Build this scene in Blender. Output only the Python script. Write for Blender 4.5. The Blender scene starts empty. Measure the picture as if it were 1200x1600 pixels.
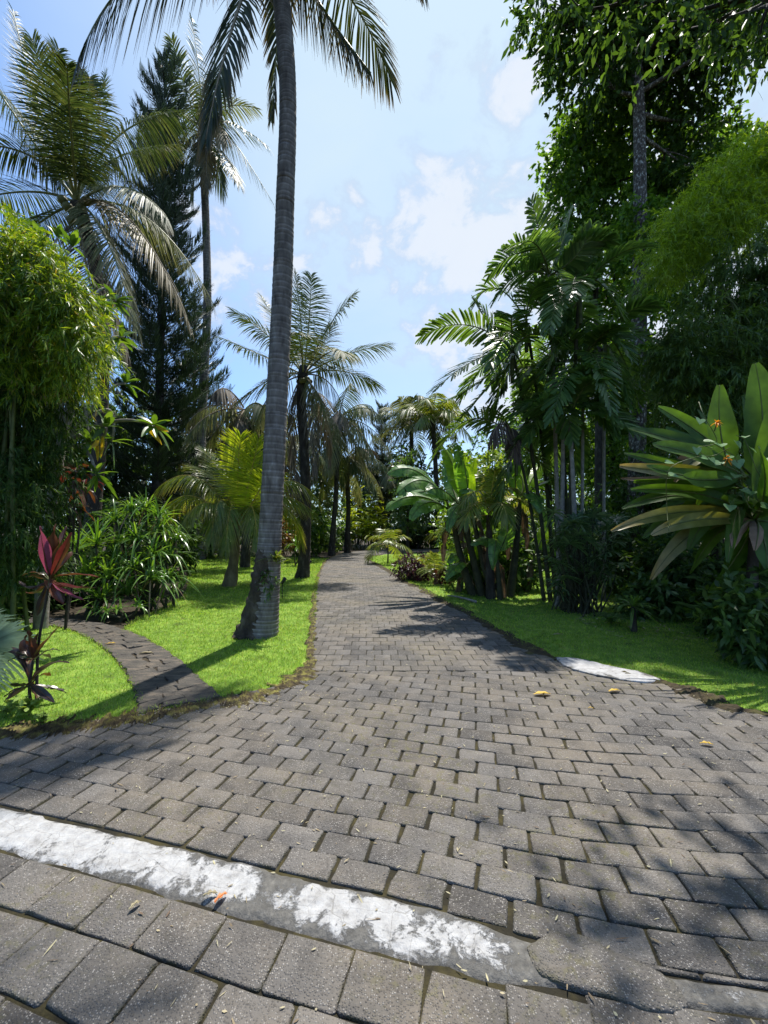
import bpy, math, random
import numpy as np
from mathutils import Vector

# ------------------------------------------------------------------ camera, sky, sun, exposure
SC = bpy.context.scene
COL = SC.collection
F, CAMH, PITCH = 640.0, 1.5, math.atan(28 / 640.0)
SUN_AZ, SUN_EL = math.radians(20), math.radians(67)      # azimuth measured to the right of straight ahead

cam = bpy.data.cameras.new('camera')
cam.sensor_fit = 'VERTICAL'; cam.sensor_height = 36.0; cam.lens = 36.0 * F / 1600.0
cam.clip_start = 0.05; cam.clip_end = 2000
camo = bpy.data.objects.new('camera', cam); COL.objects.link(camo)
camo.location = (0, 0, CAMH); camo.rotation_euler = (math.pi / 2 + PITCH, 0, 0)
SC.camera = camo

SC.view_settings.view_transform = 'Standard'; SC.view_settings.look = 'None'
SC.view_settings.exposure = 1.0; SC.view_settings.gamma = 1.0
SC.view_settings.use_curve_mapping = False
SC.cycles.max_bounces = 7; SC.cycles.diffuse_bounces = 4; SC.cycles.glossy_bounces = 2
SC.cycles.transmission_bounces = 4; SC.cycles.transparent_max_bounces = 4
SC.cycles.use_adaptive_sampling = True; SC.cycles.adaptive_threshold = 0.02
SC.cycles.caustics_reflective = False; SC.cycles.caustics_refractive = False

SUN = Vector((math.cos(SUN_EL) * math.sin(SUN_AZ), math.cos(SUN_EL) * math.cos(SUN_AZ), math.sin(SUN_EL)))

W = bpy.data.worlds.new('World'); SC.world = W; W.use_nodes = True
def world():
    nt = W.node_tree; nt.nodes.clear(); N = nt.nodes.new; Lk = nt.links.new
    out = N('ShaderNodeOutputWorld'); bg = N('ShaderNodeBackground'); bg.inputs['Strength'].default_value = 0.14
    sky = N('ShaderNodeTexSky'); sky.sky_type = 'NISHITA'; sky.sun_disc = False
    sky.sun_elevation = SUN_EL; sky.sun_rotation = SUN_AZ; sky.air_density = 1.0; sky.dust_density = 0.6; sky.ozone_density = 2.5
    tc = N('ShaderNodeTexCoord')
    sx = N('ShaderNodeSeparateXYZ'); Lk(tc.outputs['Generated'], sx.inputs[0])
    def math_(op, a, b=None, c=None):
        m = N('ShaderNodeMath'); m.operation = op
        for i, v in enumerate((a, b, c)):
            if v is None: continue
            if isinstance(v, (int, float)): m.inputs[i].default_value = v
            else: Lk(v, m.inputs[i])
        return m.outputs[0]
    def lobe(px, py, lo, hi):           # soft spot of sky round one direction
        d = ray(px, py).normalized()
        dp = N('ShaderNodeVectorMath'); dp.operation = 'DOT_PRODUCT'
        Lk(tc.outputs['Generated'], dp.inputs[0]); dp.inputs[1].default_value = d
        mr = N('ShaderNodeMapRange'); mr.interpolation_type = 'SMOOTHSTEP'
        mr.inputs['From Min'].default_value = math.cos(math.radians(lo)); mr.inputs['From Max'].default_value = math.cos(math.radians(hi))
        Lk(dp.outputs['Value'], mr.inputs['Value']); return mr.outputs[0]
    def noise(scale, detail, rough, loc, stretch=1.6, dist=0.0):
        mp = N('ShaderNodeMapping'); mp.inputs['Scale'].default_value = (1, 1, stretch); mp.inputs['Location'].default_value = loc
        Lk(tc.outputs['Generated'], mp.inputs['Vector'])
        nz = N('ShaderNodeTexNoise'); nz.inputs['Scale'].default_value = scale; nz.inputs['Detail'].default_value = detail
        nz.inputs['Roughness'].default_value = rough; nz.inputs['Distortion'].default_value = dist
        Lk(mp.outputs[0], nz.inputs['Vector']); return nz.outputs['Fac']
    def step(v, lo, hi):
        mr = N('ShaderNodeMapRange'); mr.interpolation_type = 'SMOOTHSTEP'
        mr.inputs['From Min'].default_value = lo; mr.inputs['From Max'].default_value = hi
        Lk(v, mr.inputs['Value']); return mr.outputs[0]
    # cumulus: noise whose threshold is lowered inside a few patches of sky
    n1 = noise(9.0, 9, 0.60, (0.3, 1.7, 0.2), 1.3, 0.3)
    bias = lobe(690, 340, 10, 2)
    bias = math_('MAXIMUM', bias, lobe(800, 500, 19, 8))
    bias = math_('MAXIMUM', bias, math_('MULTIPLY', lobe(545, 365, 6.5, 1.5), .9))
    bias = math_('MAXIMUM', bias, math_('MULTIPLY', lobe(480, 415, 7, 1), .75))
    bias = math_('MAXIMUM', bias, math_('MULTIPLY', lobe(1150, 250, 34, 12), .8))
    bias = math_('MAXIMUM', bias, math_('MULTIPLY', lobe(360, 440, 12, 3), .6))
    cum = step(math_('MULTIPLY_ADD', bias, 0.30, n1), 0.62, 0.84)
    # thin veil of high cloud, thickest towards the sun
    n2 = noise(2.2, 6, 0.55, (2.1, 0.4, 0.9), 2.2, 0.4)
    veil = math_('MULTIPLY', lobe(1020, -60, 66, 8), math_('MULTIPLY_ADD', n2, 0.9, 0.48))
    veil = math_('MINIMUM', veil, 0.95)
    low = step(sx.outputs['Z'], 0.42, 0.02)
    veil2 = math_('MULTIPLY', low, math_('MULTIPLY_ADD', n2, 0.4, 0.02))
    veil = math_('MAXIMUM', veil, veil2)
    n3 = noise(15.0, 5, 0.6, (1.0, 0.3, 2.0), 1.2)
    cb = N('ShaderNodeMix'); cb.data_type = 'RGBA'
    cb.inputs['A'].default_value = (1.95, 2.35, 3.2, 1); cb.inputs['B'].default_value = (3.0, 3.2, 3.55, 1)
    Lk(step(math_('MULTIPLY_ADD', n3, 0.4, cum), 0.50, 1.25), cb.inputs['Factor'])
    m1 = N('ShaderNodeMix'); m1.data_type = 'RGBA'; m1.inputs['B'].default_value = (2.45, 3.05, 3.5, 1)
    Lk(veil, m1.inputs['Factor']); tn = N('ShaderNodeMix'); tn.data_type = 'RGBA'; tn.blend_type = 'MULTIPLY'; tn.inputs['Factor'].default_value = 1; tn.inputs['B'].default_value = (.62, .75, .87, 1)
    Lk(sky.outputs[0], tn.inputs['A']); Lk(tn.outputs['Result'], m1.inputs['A'])
    m2 = N('ShaderNodeMix'); m2.data_type = 'RGBA'
    Lk(math_('MULTIPLY', cum, 0.85), m2.inputs['Factor']); Lk(m1.outputs['Result'], m2.inputs['A']); Lk(cb.outputs['Result'], m2.inputs['B'])
    Lk(m2.outputs['Result'], bg.inputs['Color']); Lk(bg.outputs[0], out.inputs[0])

# pixel of the 1200x1600 photograph -> place in the world
def ray(px, py):
    u, v = (px - 600) / F, (800 - py) / F
    c, s = math.cos(PITCH), math.sin(PITCH)
    return Vector((u, c - v * s, s + v * c))
def P(px, py, d):
    r = ray(px, py); return np.array(r * (d / r.y)) + np.array((0, 0, CAMH))
def G(px, py, z=0.0):
    r = ray(px, py); k = (z - CAMH) / r.z; return np.array((r.x * k, r.y * k, z))
world()
sl = bpy.data.lights.new('sun', 'SUN'); sl.energy = 3.9; sl.angle = math.radians(0.53); sl.color = (1.0, 0.955, 0.88)
so = bpy.data.objects.new('sun', sl); COL.objects.link(so); so.location = SUN * 60
so.rotation_euler = SUN.to_track_quat('Z', 'Y').to_euler()

# ------------------------------------------------------------------ mesh collector
UP = np.array((0., 0., 1.))
rng = np.random.default_rng(7)
def nrm(a): return a / np.maximum(np.linalg.norm(a, axis=-1, keepdims=True), 1e-9)

class MB:
    def __init__(s): s.V = []; s.Q = []; s.T = []; s.N = []; s.A = []; s.n = 0
    def add(s, v, quads=None, tris=None, mat=0, att=None, smooth=True, ngons=None):
        v = np.asarray(v, float).reshape(-1, 3); s.V.append(v)
        s.A.append(np.zeros(len(v)) if att is None else np.broadcast_to(np.asarray(att, float), (len(v),)))
        if quads is not None and len(quads): s.Q.append((np.asarray(quads) + s.n, mat, smooth))
        if tris is not None and len(tris): s.T.append((np.asarray(tris) + s.n, mat, smooth))
        if ngons:
            for g in ngons: s.N.append((np.asarray(g) + s.n, mat, smooth))
        s.n += len(v)
    def build(s, name, mats, parent=None, origin=(0, 0, 0)):
        me = bpy.data.meshes.new(name)
        V = np.concatenate(s.V) - np.asarray(origin, float); A = np.concatenate(s.A)
        loops, sizes, mi, sm = [], [], [], []
        for lst, k in ((s.Q, 4), (s.T, 3)):
            for f, m, smo in lst:
                loops.append(f.ravel()); sizes.append(np.full(len(f), k)); mi.append(np.full(len(f), m)); sm.append(np.full(len(f), smo))
        for g, m, smo in s.N:
            loops.append(g); sizes.append(np.array([len(g)])); mi.append(np.array([m])); sm.append(np.array([smo]))
        loops = np.concatenate(loops).astype(np.int32); sizes = np.concatenate(sizes).astype(np.int32)
        starts = np.concatenate(([0], np.cumsum(sizes)[:-1])).astype(np.int32)
        me.vertices.add(len(V)); me.vertices.foreach_set('co', V.astype(np.float32).ravel())
        me.loops.add(len(loops)); me.loops.foreach_set('vertex_index', loops)
        me.polygons.add(len(sizes)); me.polygons.foreach_set('loop_start', starts)
        for m in (mats if isinstance(mats, (list, tuple)) else [mats]): me.materials.append(m)
        me.polygons.foreach_set('material_index', np.concatenate(mi).astype(np.int32))
        me.polygons.foreach_set('use_smooth', np.concatenate(sm).astype(bool))
        a = me.attributes.new('v', 'FLOAT', 'POINT'); a.data.foreach_set('value', A.astype(np.float32))
        me.update(calc_edges=True); me.validate()
        o = bpy.data.objects.new(name, me); COL.objects.link(o)
        if parent is not None: o.parent = parent
        else: o.location = tuple(origin)
        return o

def tag(o, label=None, cat=None, group=None, kind=None):
    if label: o['label'] = label
    if cat: o['category'] = cat
    if group: o['group'] = group
    if kind: o['kind'] = kind
    return o
def thing(name, label, cat, loc, group=None):
    o = bpy.data.objects.new(name, None); COL.objects.link(o); o.location = tuple(loc); o.empty_display_size = .2
    return tag(o, label, cat, group)

# ------------------------------------------------------------------ shapes
def bez(a, m, b, n):              # curve through a, m (half way), b
    a, m, b = map(np.asarray, (a, m, b)); c = 2 * m - .5 * (a + b)
    t = np.linspace(0, 1, n)[:, None]
    return (1 - t) ** 2 * a + 2 * t * (1 - t) * c + t * t * b
def spline(pts, n):
    pts = np.asarray(pts, float); k = len(pts)
    p = np.vstack((2 * pts[0] - pts[1], pts, 2 * pts[-1] - pts[-2]))
    t = np.linspace(0, k - 1, n); i = np.minimum(t.astype(int), k - 2); u = (t - i)[:, None]
    a, b, c, d = p[i], p[i + 1], p[i + 2], p[i + 3]
    return .5 * (2 * b + (c - a) * u + (2 * a - 5 * b + 4 * c - d) * u ** 2 + (3 * b - a - 3 * c + d) * u ** 3)
def frames(c):
    T = nrm(np.gradient(c, axis=0)); S = np.cross(T, UP)
    bad = np.linalg.norm(S, axis=1) < .05; S[bad] = (1, 0, 0); S = nrm(S)
    U = np.cross(S, T); return T, S, U
def tube(mb, c, r, ns=8, mat=0, att=0.0, lump=0.0, cap=True):
    c = np.asarray(c, float); n = len(c); r = np.broadcast_to(np.asarray(r, float), (n,))
    T = nrm(np.gradient(c, axis=0)); ref = np.array((1., 0, 0)) if abs(T[0][0]) < .8 else np.array((0, 1., 0))
    S = nrm(np.cross(T, ref)); U = np.cross(S, T)
    th = np.linspace(0, 2 * np.pi, ns, endpoint=False)
    R = r[:, None] * np.ones(ns)
    if lump: R = R * (1 + lump * rng.standard_normal((n, ns)))
    v = c[:, None] + R[..., None] * (np.cos(th)[None, :, None] * S[:, None] + np.sin(th)[None, :, None] * U[:, None])
    i = np.arange(n - 1)[:, None] * ns; j = np.arange(ns)[None]; j2 = (j + 1) % ns
    q = np.stack((i + j, i + j2, i + ns + j2, i + ns + j), -1).reshape(-1, 4)
    A = np.broadcast_to(np.asarray(att, float).reshape(-1, 1) if np.ndim(att) else att, (n, ns)).ravel()
    mb.add(v, quads=q, mat=mat, att=A, ngons=[list((n - 1) * ns + np.arange(ns))] if cap else None)
PROF = {'lance': lambda t: np.sin(np.pi * np.clip(.12 + .86 * t, 0, 1)) ** .8,
        'strap': lambda t: np.minimum(1, (.55 + 1.6 * t)) * np.sqrt(np.clip(1 - t ** 2.2, 0, 1)) + .02,
        'paddle': lambda t: np.sin(np.pi * np.clip(t, 0, 1) ** .8 * .97 + .04) ** .6,
        'blunt': lambda t: np.clip(.45 + t * 1.3, 0, 1) * np.where(t > .93, .72, 1.),
        'round': lambda t: np.sin(np.pi * np.clip(.04 + .93 * t, 0, 1)) ** .6}
def leaves(mb, B, D, S, L, Wd, droop=0.0, K=2, prof='lance', fold=0.0, mat=0, v0=0.0, v1=1.0):
    """n narrow leaves at once: base B, direction D, width direction S."""
    B = np.asarray(B, float); n = len(B)
    if n == 0: return
    D = nrm(np.broadcast_to(np.asarray(D, float), (n, 3))); S = nrm(np.broadcast_to(np.asarray(S, float), (n, 3)))
    L = np.broadcast_to(np.asarray(L, float), (n,)); Wd = np.broadcast_to(np.asarray(Wd, float), (n,)); dr = np.broadcast_to(np.asarray(droop, float), (n,))
    t = np.linspace(0, 1, K + 1)
    c = B[:, None] + D[:, None] * (L[:, None] * t)[..., None]
    c = c - UP * (dr[:, None] * L[:, None] * t ** 2)[..., None]
    w = (PROF[prof](t)[None] * Wd[:, None] * .5)[..., None]
    att = (v0 + (v1 - v0) * t)
    if fold:
        Nn = np.cross(S, D)[:, None]; Nn = Nn * np.sign(Nn[..., 2:3] + 1e-6)
        v = np.stack((c - S[:, None] * w + Nn * w * fold, c, c + S[:, None] * w + Nn * w * fold), 2); m = 3
    else:
        v = np.stack((c - S[:, None] * w, c + S[:, None] * w), 2); m = 2
    base = (np.arange(n) * (K + 1) * m)[:, None, None]; k = (np.arange(K) * m)[None, :, None]; j = np.arange(m - 1)[None, None]
    a = base + k + j
    q = np.stack((a, a + 1, a + m + 1, a + m), -1).reshape(-1, 4)
    mb.add(v.reshape(-1, 3), quads=q, mat=mat, att=np.broadcast_to(att[None, :, None], (n, K + 1, m)).ravel())
def paddle(mb, a, m, b, width, prof='paddle', nl=14, nw=6, cup=.25, wave=.02, roll=0.0, stem=0.12, tear=0.0, mat=0, rib=1, ribr=.008, face=None):
    """one broad leaf along the curve a-m-b with its own midrib."""
    c = bez(a, m, b, nl + 1); T, S, U = frames(c)
    if face is not None: S = nrm(np.cross(T, np.asarray(face, float))); U = np.cross(S, T)
    S2 = S * math.cos(roll) + U * math.sin(roll); U2 = np.cross(S2, T)
    Ltot = np.linalg.norm(np.diff(c, axis=0), axis=1).sum()
    t = np.linspace(0, 1, nl + 1); tb = np.clip((t - stem) / (1 - stem), 0, 1)
    w = PROF[prof](tb) * width * .5 * (t >= stem)
    w = np.maximum(w, .004)
    s = np.linspace(-1, 1, nw + 1)
    ph = rng.random() * 6
    z = (-cup * np.abs(s)[None] ** 1.5 * w[:, None]) + wave * np.sin(ph + t[:, None] * 16 + s[None] * 2) * np.abs(s)[None]
    sl_ = np.abs(s)[None] * w[:, None] * .15
    v = c[:, None] + S2[:, None] * (w[:, None] * s[None])[..., None] + U2[:, None] * z[..., None] + T[:, None] * sl_[..., None]
    i = np.arange(nl)[:, None] * (nw + 1); j = np.arange(nw)[None]
    q = np.stack((i + j, i + j + 1, i + nw + 2 + j, i + nw + 1 + j), -1)
    att = np.broadcast_to(t[:, None], (nl + 1, nw + 1))
    if tear:      # torn lobes: each half-row strip stands alone and twists a little
        h = nw // 2
        for r_ in range(nl):
            for sd, js in ((0, range(0, h)), (1, range(h, nw))):
                idx = q[r_, js[0]:js[-1] + 1].reshape(-1); vv = v.reshape(-1, 3)[idx].copy()
                d = rng.normal(0, tear) * width
                ed = np.abs(np.tile(s, (nl + 1, 1)).ravel()[idx])
                vv[:, 2] -= ed * abs(d); vv += T[r_] * (ed * d * .5)[:, None]
                vv -= T[r_] * 0
                mb.add(vv, quads=np.arange(len(idx)).reshape(-1, 4), mat=mat, att=att.ravel()[idx])
    else:
        mb.add(v.reshape(-1, 3), quads=q.reshape(-1, 4), mat=mat, att=att.ravel())
    tube(mb, c + U2 * .002, np.linspace(ribr * 1.6, ribr * .3, nl + 1), 5, rib, .2)
def frond(mb, a, m, b, nl=55, L=.6, Wd=.035, droop=.45, hang=0.0, a0=78, a1=22, lift=.15, r0=.03, stem=.16, K=3, prof='lance', roll=0.0, dead=0.0, seg=22, miss=0.0):
    """palm frond: rachis (material 0) and two rows of leaflets (material 1)."""
    c = bez(a, m, b, seg); T, S, U = frames(c)
    if roll:
        S, U = S * math.cos(roll) + U * math.sin(roll), U * math.cos(roll) - S * math.sin(roll)
    tube(mb, c, np.linspace(r0, r0 * .18, seg), 5, 0, .3)
    tt = np.linspace(stem, .985, nl)
    for sd in (-1, 1):
        t = np.clip(tt + rng.normal(0, .25 / nl, nl), stem * .9, .995)
        if miss: t = t[rng.random(len(t)) > miss]
        n = len(t); x = t * (seg - 1); i = np.minimum(x.astype(int), seg - 2); u = (x - i)[:, None]
        p = c[i] * (1 - u) + c[i + 1] * u; Tt = T[i]; Ss = S[i]; Uu = U[i]
        s = np.clip((t - stem) / (1 - stem), 0, 1)
        ang = np.radians(a0 + (a1 - a0) * s ** 1.3) + rng.normal(0, .05, n)
        D = Tt * np.cos(ang)[:, None] + sd * Ss * np.sin(ang)[:, None] + Uu * (lift + rng.normal(0, .07, n))[:, None]
        D = nrm(D) * (1 - hang) - UP * hang
        LL = L * np.clip(np.sin(np.pi * (.2 + .72 * s)) ** .7, .12, 1) * rng.uniform(.88, 1.08, n)
        Sd = nrm(np.cross(nrm(D), Uu)) + rng.normal(0, .18, (n, 3))
        leaves(mb, p, D, Sd, LL, Wd * rng.uniform(.8, 1.1, n), droop * rng.uniform(.7, 1.3, n), K, prof, 0, 1, 0, 1)
def rdir(n, zb=0.0):
    d = rng.standard_normal((n, 3)); d[:, 2] += zb; return nrm(d)
def perp(D):
    return nrm(np.cross(D, rng.standard_normal(D.shape)))
def crown(mb, blobs, ntw, per, L, Wd, tl=.5, shell=.55, droop=.25, K=2, prof='lance', mat=0, down=.15, twig=None, flat=0.0, out=1.0):
    """leafy crown: twigs spread through a set of ellipsoids, leaves along each twig."""
    wts = np.array([(b[1][0] * b[1][1] * b[1][2]) ** (2 / 3) for b in blobs]); wts /= wts.sum()
    k = rng.choice(len(blobs), ntw, p=wts)
    C = np.array([b[0] for b in blobs])[k]; R = np.array([b[1] for b in blobs])[k]
    d = rdir(ntw); rad = shell + (1 - shell) * rng.random(ntw) ** .6
    p = C + d * R * rad[:, None] * rng.uniform(.85, 1.12, (ntw, 1))
    keep = p[:, 2] > .05; p, d = p[keep], d[keep]; n = len(p)
    td = nrm(d * out + rng.standard_normal((n, 3)) * .55 - UP * down)
    if flat: td[:, 2] *= 1 - flat; td = nrm(td)
    lens = tl * rng.uniform(.5, 1.2, n)
    if twig is not None:
        leaves(mb, p - td * (lens * .3)[:, None], td, perp(td), lens * 1.2, .012, .1, 1, 'lance', 0, twig)
    s = rng.uniform(0, 1, (n, per))
    B = p[:, None] + td[:, None] * (lens[:, None] * s)[..., None] - UP * (droop * lens[:, None] * s ** 2)[..., None]
    D = nrm(td[:, None] * .7 + rng.standard_normal((n, per, 3)) * .6 - UP * down)
    B = B.reshape(-1, 3); D = D.reshape(-1, 3)
    nn = np.tile(UP, (len(D), 1)) + rng.standard_normal(D.shape) * .6
    S = nrm(np.cross(D, nn))
    leaves(mb, B, D, S, L * rng.uniform(.6, 1.15, len(B)), Wd * rng.uniform(.7, 1.15, len(B)), droop, K, prof, 0, mat)
def sdir(az, el): return np.array((math.sin(az) * math.cos(el), math.cos(az) * math.cos(el), math.sin(el)))

# ------------------------------------------------------------------ materials
def newmat(name):
    m = bpy.data.materials.new(name); m.use_nodes = True; nt = m.node_tree; nt.nodes.clear()
    return m, nt, nt.nodes.new, nt.links.new
def rgba(c, k=1.0): return (c[0] * k, c[1] * k, c[2] * k, 1)
def ramp(N, stops):
    r = N('ShaderNodeValToRGB'); e = r.color_ramp.elements
    while len(e) < len(stops): e.new(.5)
    for q, (p, c) in zip(e, stops): q.position = p; q.color = c if len(c) == 4 else (*c, 1)
    return r
def leafmat(name, cols, trans=.35, tr=None, rough=.42, tip=None, tipv=(.6, 1.0), spec=.5, patch=None):
    """cols: island colours dark -> light; tip: colour towards the leaf tips; patch: (colour, amount) of discoloured whole leaves."""
    m, nt, N, Lk = newmat(name)
    out = N('ShaderNodeOutputMaterial'); geo = N('ShaderNodeNewGeometry')
    k = len(cols); rp = ramp(N, [((i + .5) / k, c) for i, c in enumerate(cols)])
    Lk(geo.outputs['Random Per Island'], rp.inputs[0]); col = rp.outputs[0]
    if patch:
        mul = N('ShaderNodeMath'); mul.operation = 'MULTIPLY'; mul.inputs[1].default_value = 7.31; Lk(geo.outputs['Random Per Island'], mul.inputs[0])
        fr = N('ShaderNodeMath'); fr.operation = 'FRACT'; Lk(mul.outputs[0], fr.inputs[0])
        gt = N('ShaderNodeMath'); gt.operation = 'LESS_THAN'; gt.inputs[1].default_value = patch[1]; Lk(fr.outputs[0], gt.inputs[0])
        mx = N('ShaderNodeMix'); mx.data_type = 'RGBA'; mx.inputs['B'].default_value = rgba(patch[0]); Lk(gt.outputs[0], mx.inputs['Factor']); Lk(col, mx.inputs['A']); col = mx.outputs['Result']
    if tip is not None:
        at = N('ShaderNodeAttribute'); at.attribute_name = 'v'
        mr = N('ShaderNodeMapRange'); mr.inputs['From Min'].default_value = tipv[0]; mr.inputs['From Max'].default_value = tipv[1]; Lk(at.outputs['Fac'], mr.inputs['Value'])
        mx = N('ShaderNodeMix'); mx.data_type = 'RGBA'; mx.inputs['B'].default_value = rgba(tip); Lk(mr.outputs[0], mx.inputs['Factor']); Lk(col, mx.inputs['A']); col = mx.outputs['Result']
    nz = N('ShaderNodeTexNoise'); nz.inputs['Scale'].default_value = 9; nz.inputs['Detail'].default_value = 3
    tc = N('ShaderNodeTexCoord'); Lk(tc.outputs['Object'], nz.inputs['Vector'])
    if name == 'grass_blade':
        n2 = N('ShaderNodeTexNoise'); n2.inputs['Scale'].default_value = 1.3; n2.inputs['Detail'].default_value = 6; n2.inputs['Roughness'].default_value = .7; Lk(tc.outputs['Object'], n2.inputs['Vector'])
        m2 = N('ShaderNodeMapRange'); m2.inputs['From Min'].default_value = .52; m2.inputs['From Max'].default_value = .72; m2.inputs['To Max'].default_value = .6; Lk(n2.outputs['Fac'], m2.inputs['Value'])
        x2 = N('ShaderNodeMix'); x2.data_type = 'RGBA'; x2.inputs['B'].default_value = (.10, .20, .03, 1); Lk(m2.outputs[0], x2.inputs['Factor']); Lk(col, x2.inputs['A']); col = x2.outputs['Result']
    hv = N('ShaderNodeHueSaturation'); mr = N('ShaderNodeMapRange'); mr.inputs['From Min'].default_value = .3; mr.inputs['From Max'].default_value = .7; mr.inputs['To Min'].default_value = .78; mr.inputs['To Max'].default_value = 1.22
    Lk(nz.outputs['Fac'], mr.inputs['Value']); Lk(mr.outputs[0], hv.inputs['Value']); Lk(col, hv.inputs['Color']); col = hv.outputs[0]
    pb = N('ShaderNodeBsdfPrincipled'); pb.inputs['Roughness'].default_value = rough; pb.inputs['Specular IOR Level'].default_value = spec
    Lk(col, pb.inputs['Base Color'])
    tb = N('ShaderNodeBsdfTranslucent'); tm = N('ShaderNodeMix'); tm.data_type = 'RGBA'; tm.blend_type = 'MULTIPLY'; tm.inputs['Factor'].default_value = 1
    tm.inputs['B'].default_value = rgba(tr or (1.9, 1.7, .7)); Lk(col, tm.inputs['A']); Lk(tm.outputs['Result'], tb.inputs['Color'])
    mx = N('ShaderNodeMixShader'); mx.inputs[0].default_value = trans
    Lk(pb.outputs[0], mx.inputs[1]); Lk(tb.outputs[0], mx.inputs[2]); Lk(mx.outputs[0], out.inputs[0])
    return m
def solid(name, stops, scale=8.0, detail=6, rough=.85, bump=.5, bscale=None, stretch=(1, 1, 1), dist=.01, spec=.3, attr=None, noise_rough=.6):
    """rough natural surface: noise -> ramp, with bump; attr = [(v, colour)] mixes by the ring/age attribute."""
    m, nt, N, Lk = newmat(name)
    out = N('ShaderNodeOutputMaterial'); tc = N('ShaderNodeTexCoord'); mp = N('ShaderNodeMapping'); mp.inputs['Scale'].default_value = stretch
    Lk(tc.outputs['Object'], mp.inputs['Vector'])
    nz = N('ShaderNodeTexNoise'); nz.inputs['Scale'].default_value = scale; nz.inputs['Detail'].default_value = detail; nz.inputs['Roughness'].default_value = noise_rough
    Lk(mp.outputs[0], nz.inputs['Vector']); rp = ramp(N, stops); Lk(nz.outputs['Fac'], rp.inputs[0]); col = rp.outputs[0]
    if attr:
        at = N('ShaderNodeAttribute'); at.attribute_name = 'v'; r2 = ramp(N, attr); Lk(at.outputs['Fac'], r2.inputs[0])
        mx = N('ShaderNodeMix'); mx.data_type = 'RGBA'; mx.blend_type = 'MULTIPLY'; mx.inputs['Factor'].default_value = 1; Lk(col, mx.inputs['A']); Lk(r2.outputs[0], mx.inputs['B']); col = mx.outputs['Result']
    pb = N('ShaderNodeBsdfPrincipled'); pb.inputs['Roughness'].default_value = rough; pb.inputs['Specular IOR Level'].default_value = spec
    Lk(col, pb.inputs['Base Color'])
    n2 = N('ShaderNodeTexNoise'); n2.inputs['Scale'].default_value = bscale or scale * 3; n2.inputs['Detail'].default_value = 6; Lk(mp.outputs[0], n2.inputs['Vector'])
    bp = N('ShaderNodeBump'); bp.inputs['Strength'].default_value = bump; bp.inputs['Distance'].default_value = dist
    Lk(n2.outputs['Fac'], bp.inputs['Height']); Lk(bp.outputs[0], pb.inputs['Normal']); Lk(pb.outputs[0], out.inputs[0])
    return m
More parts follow.
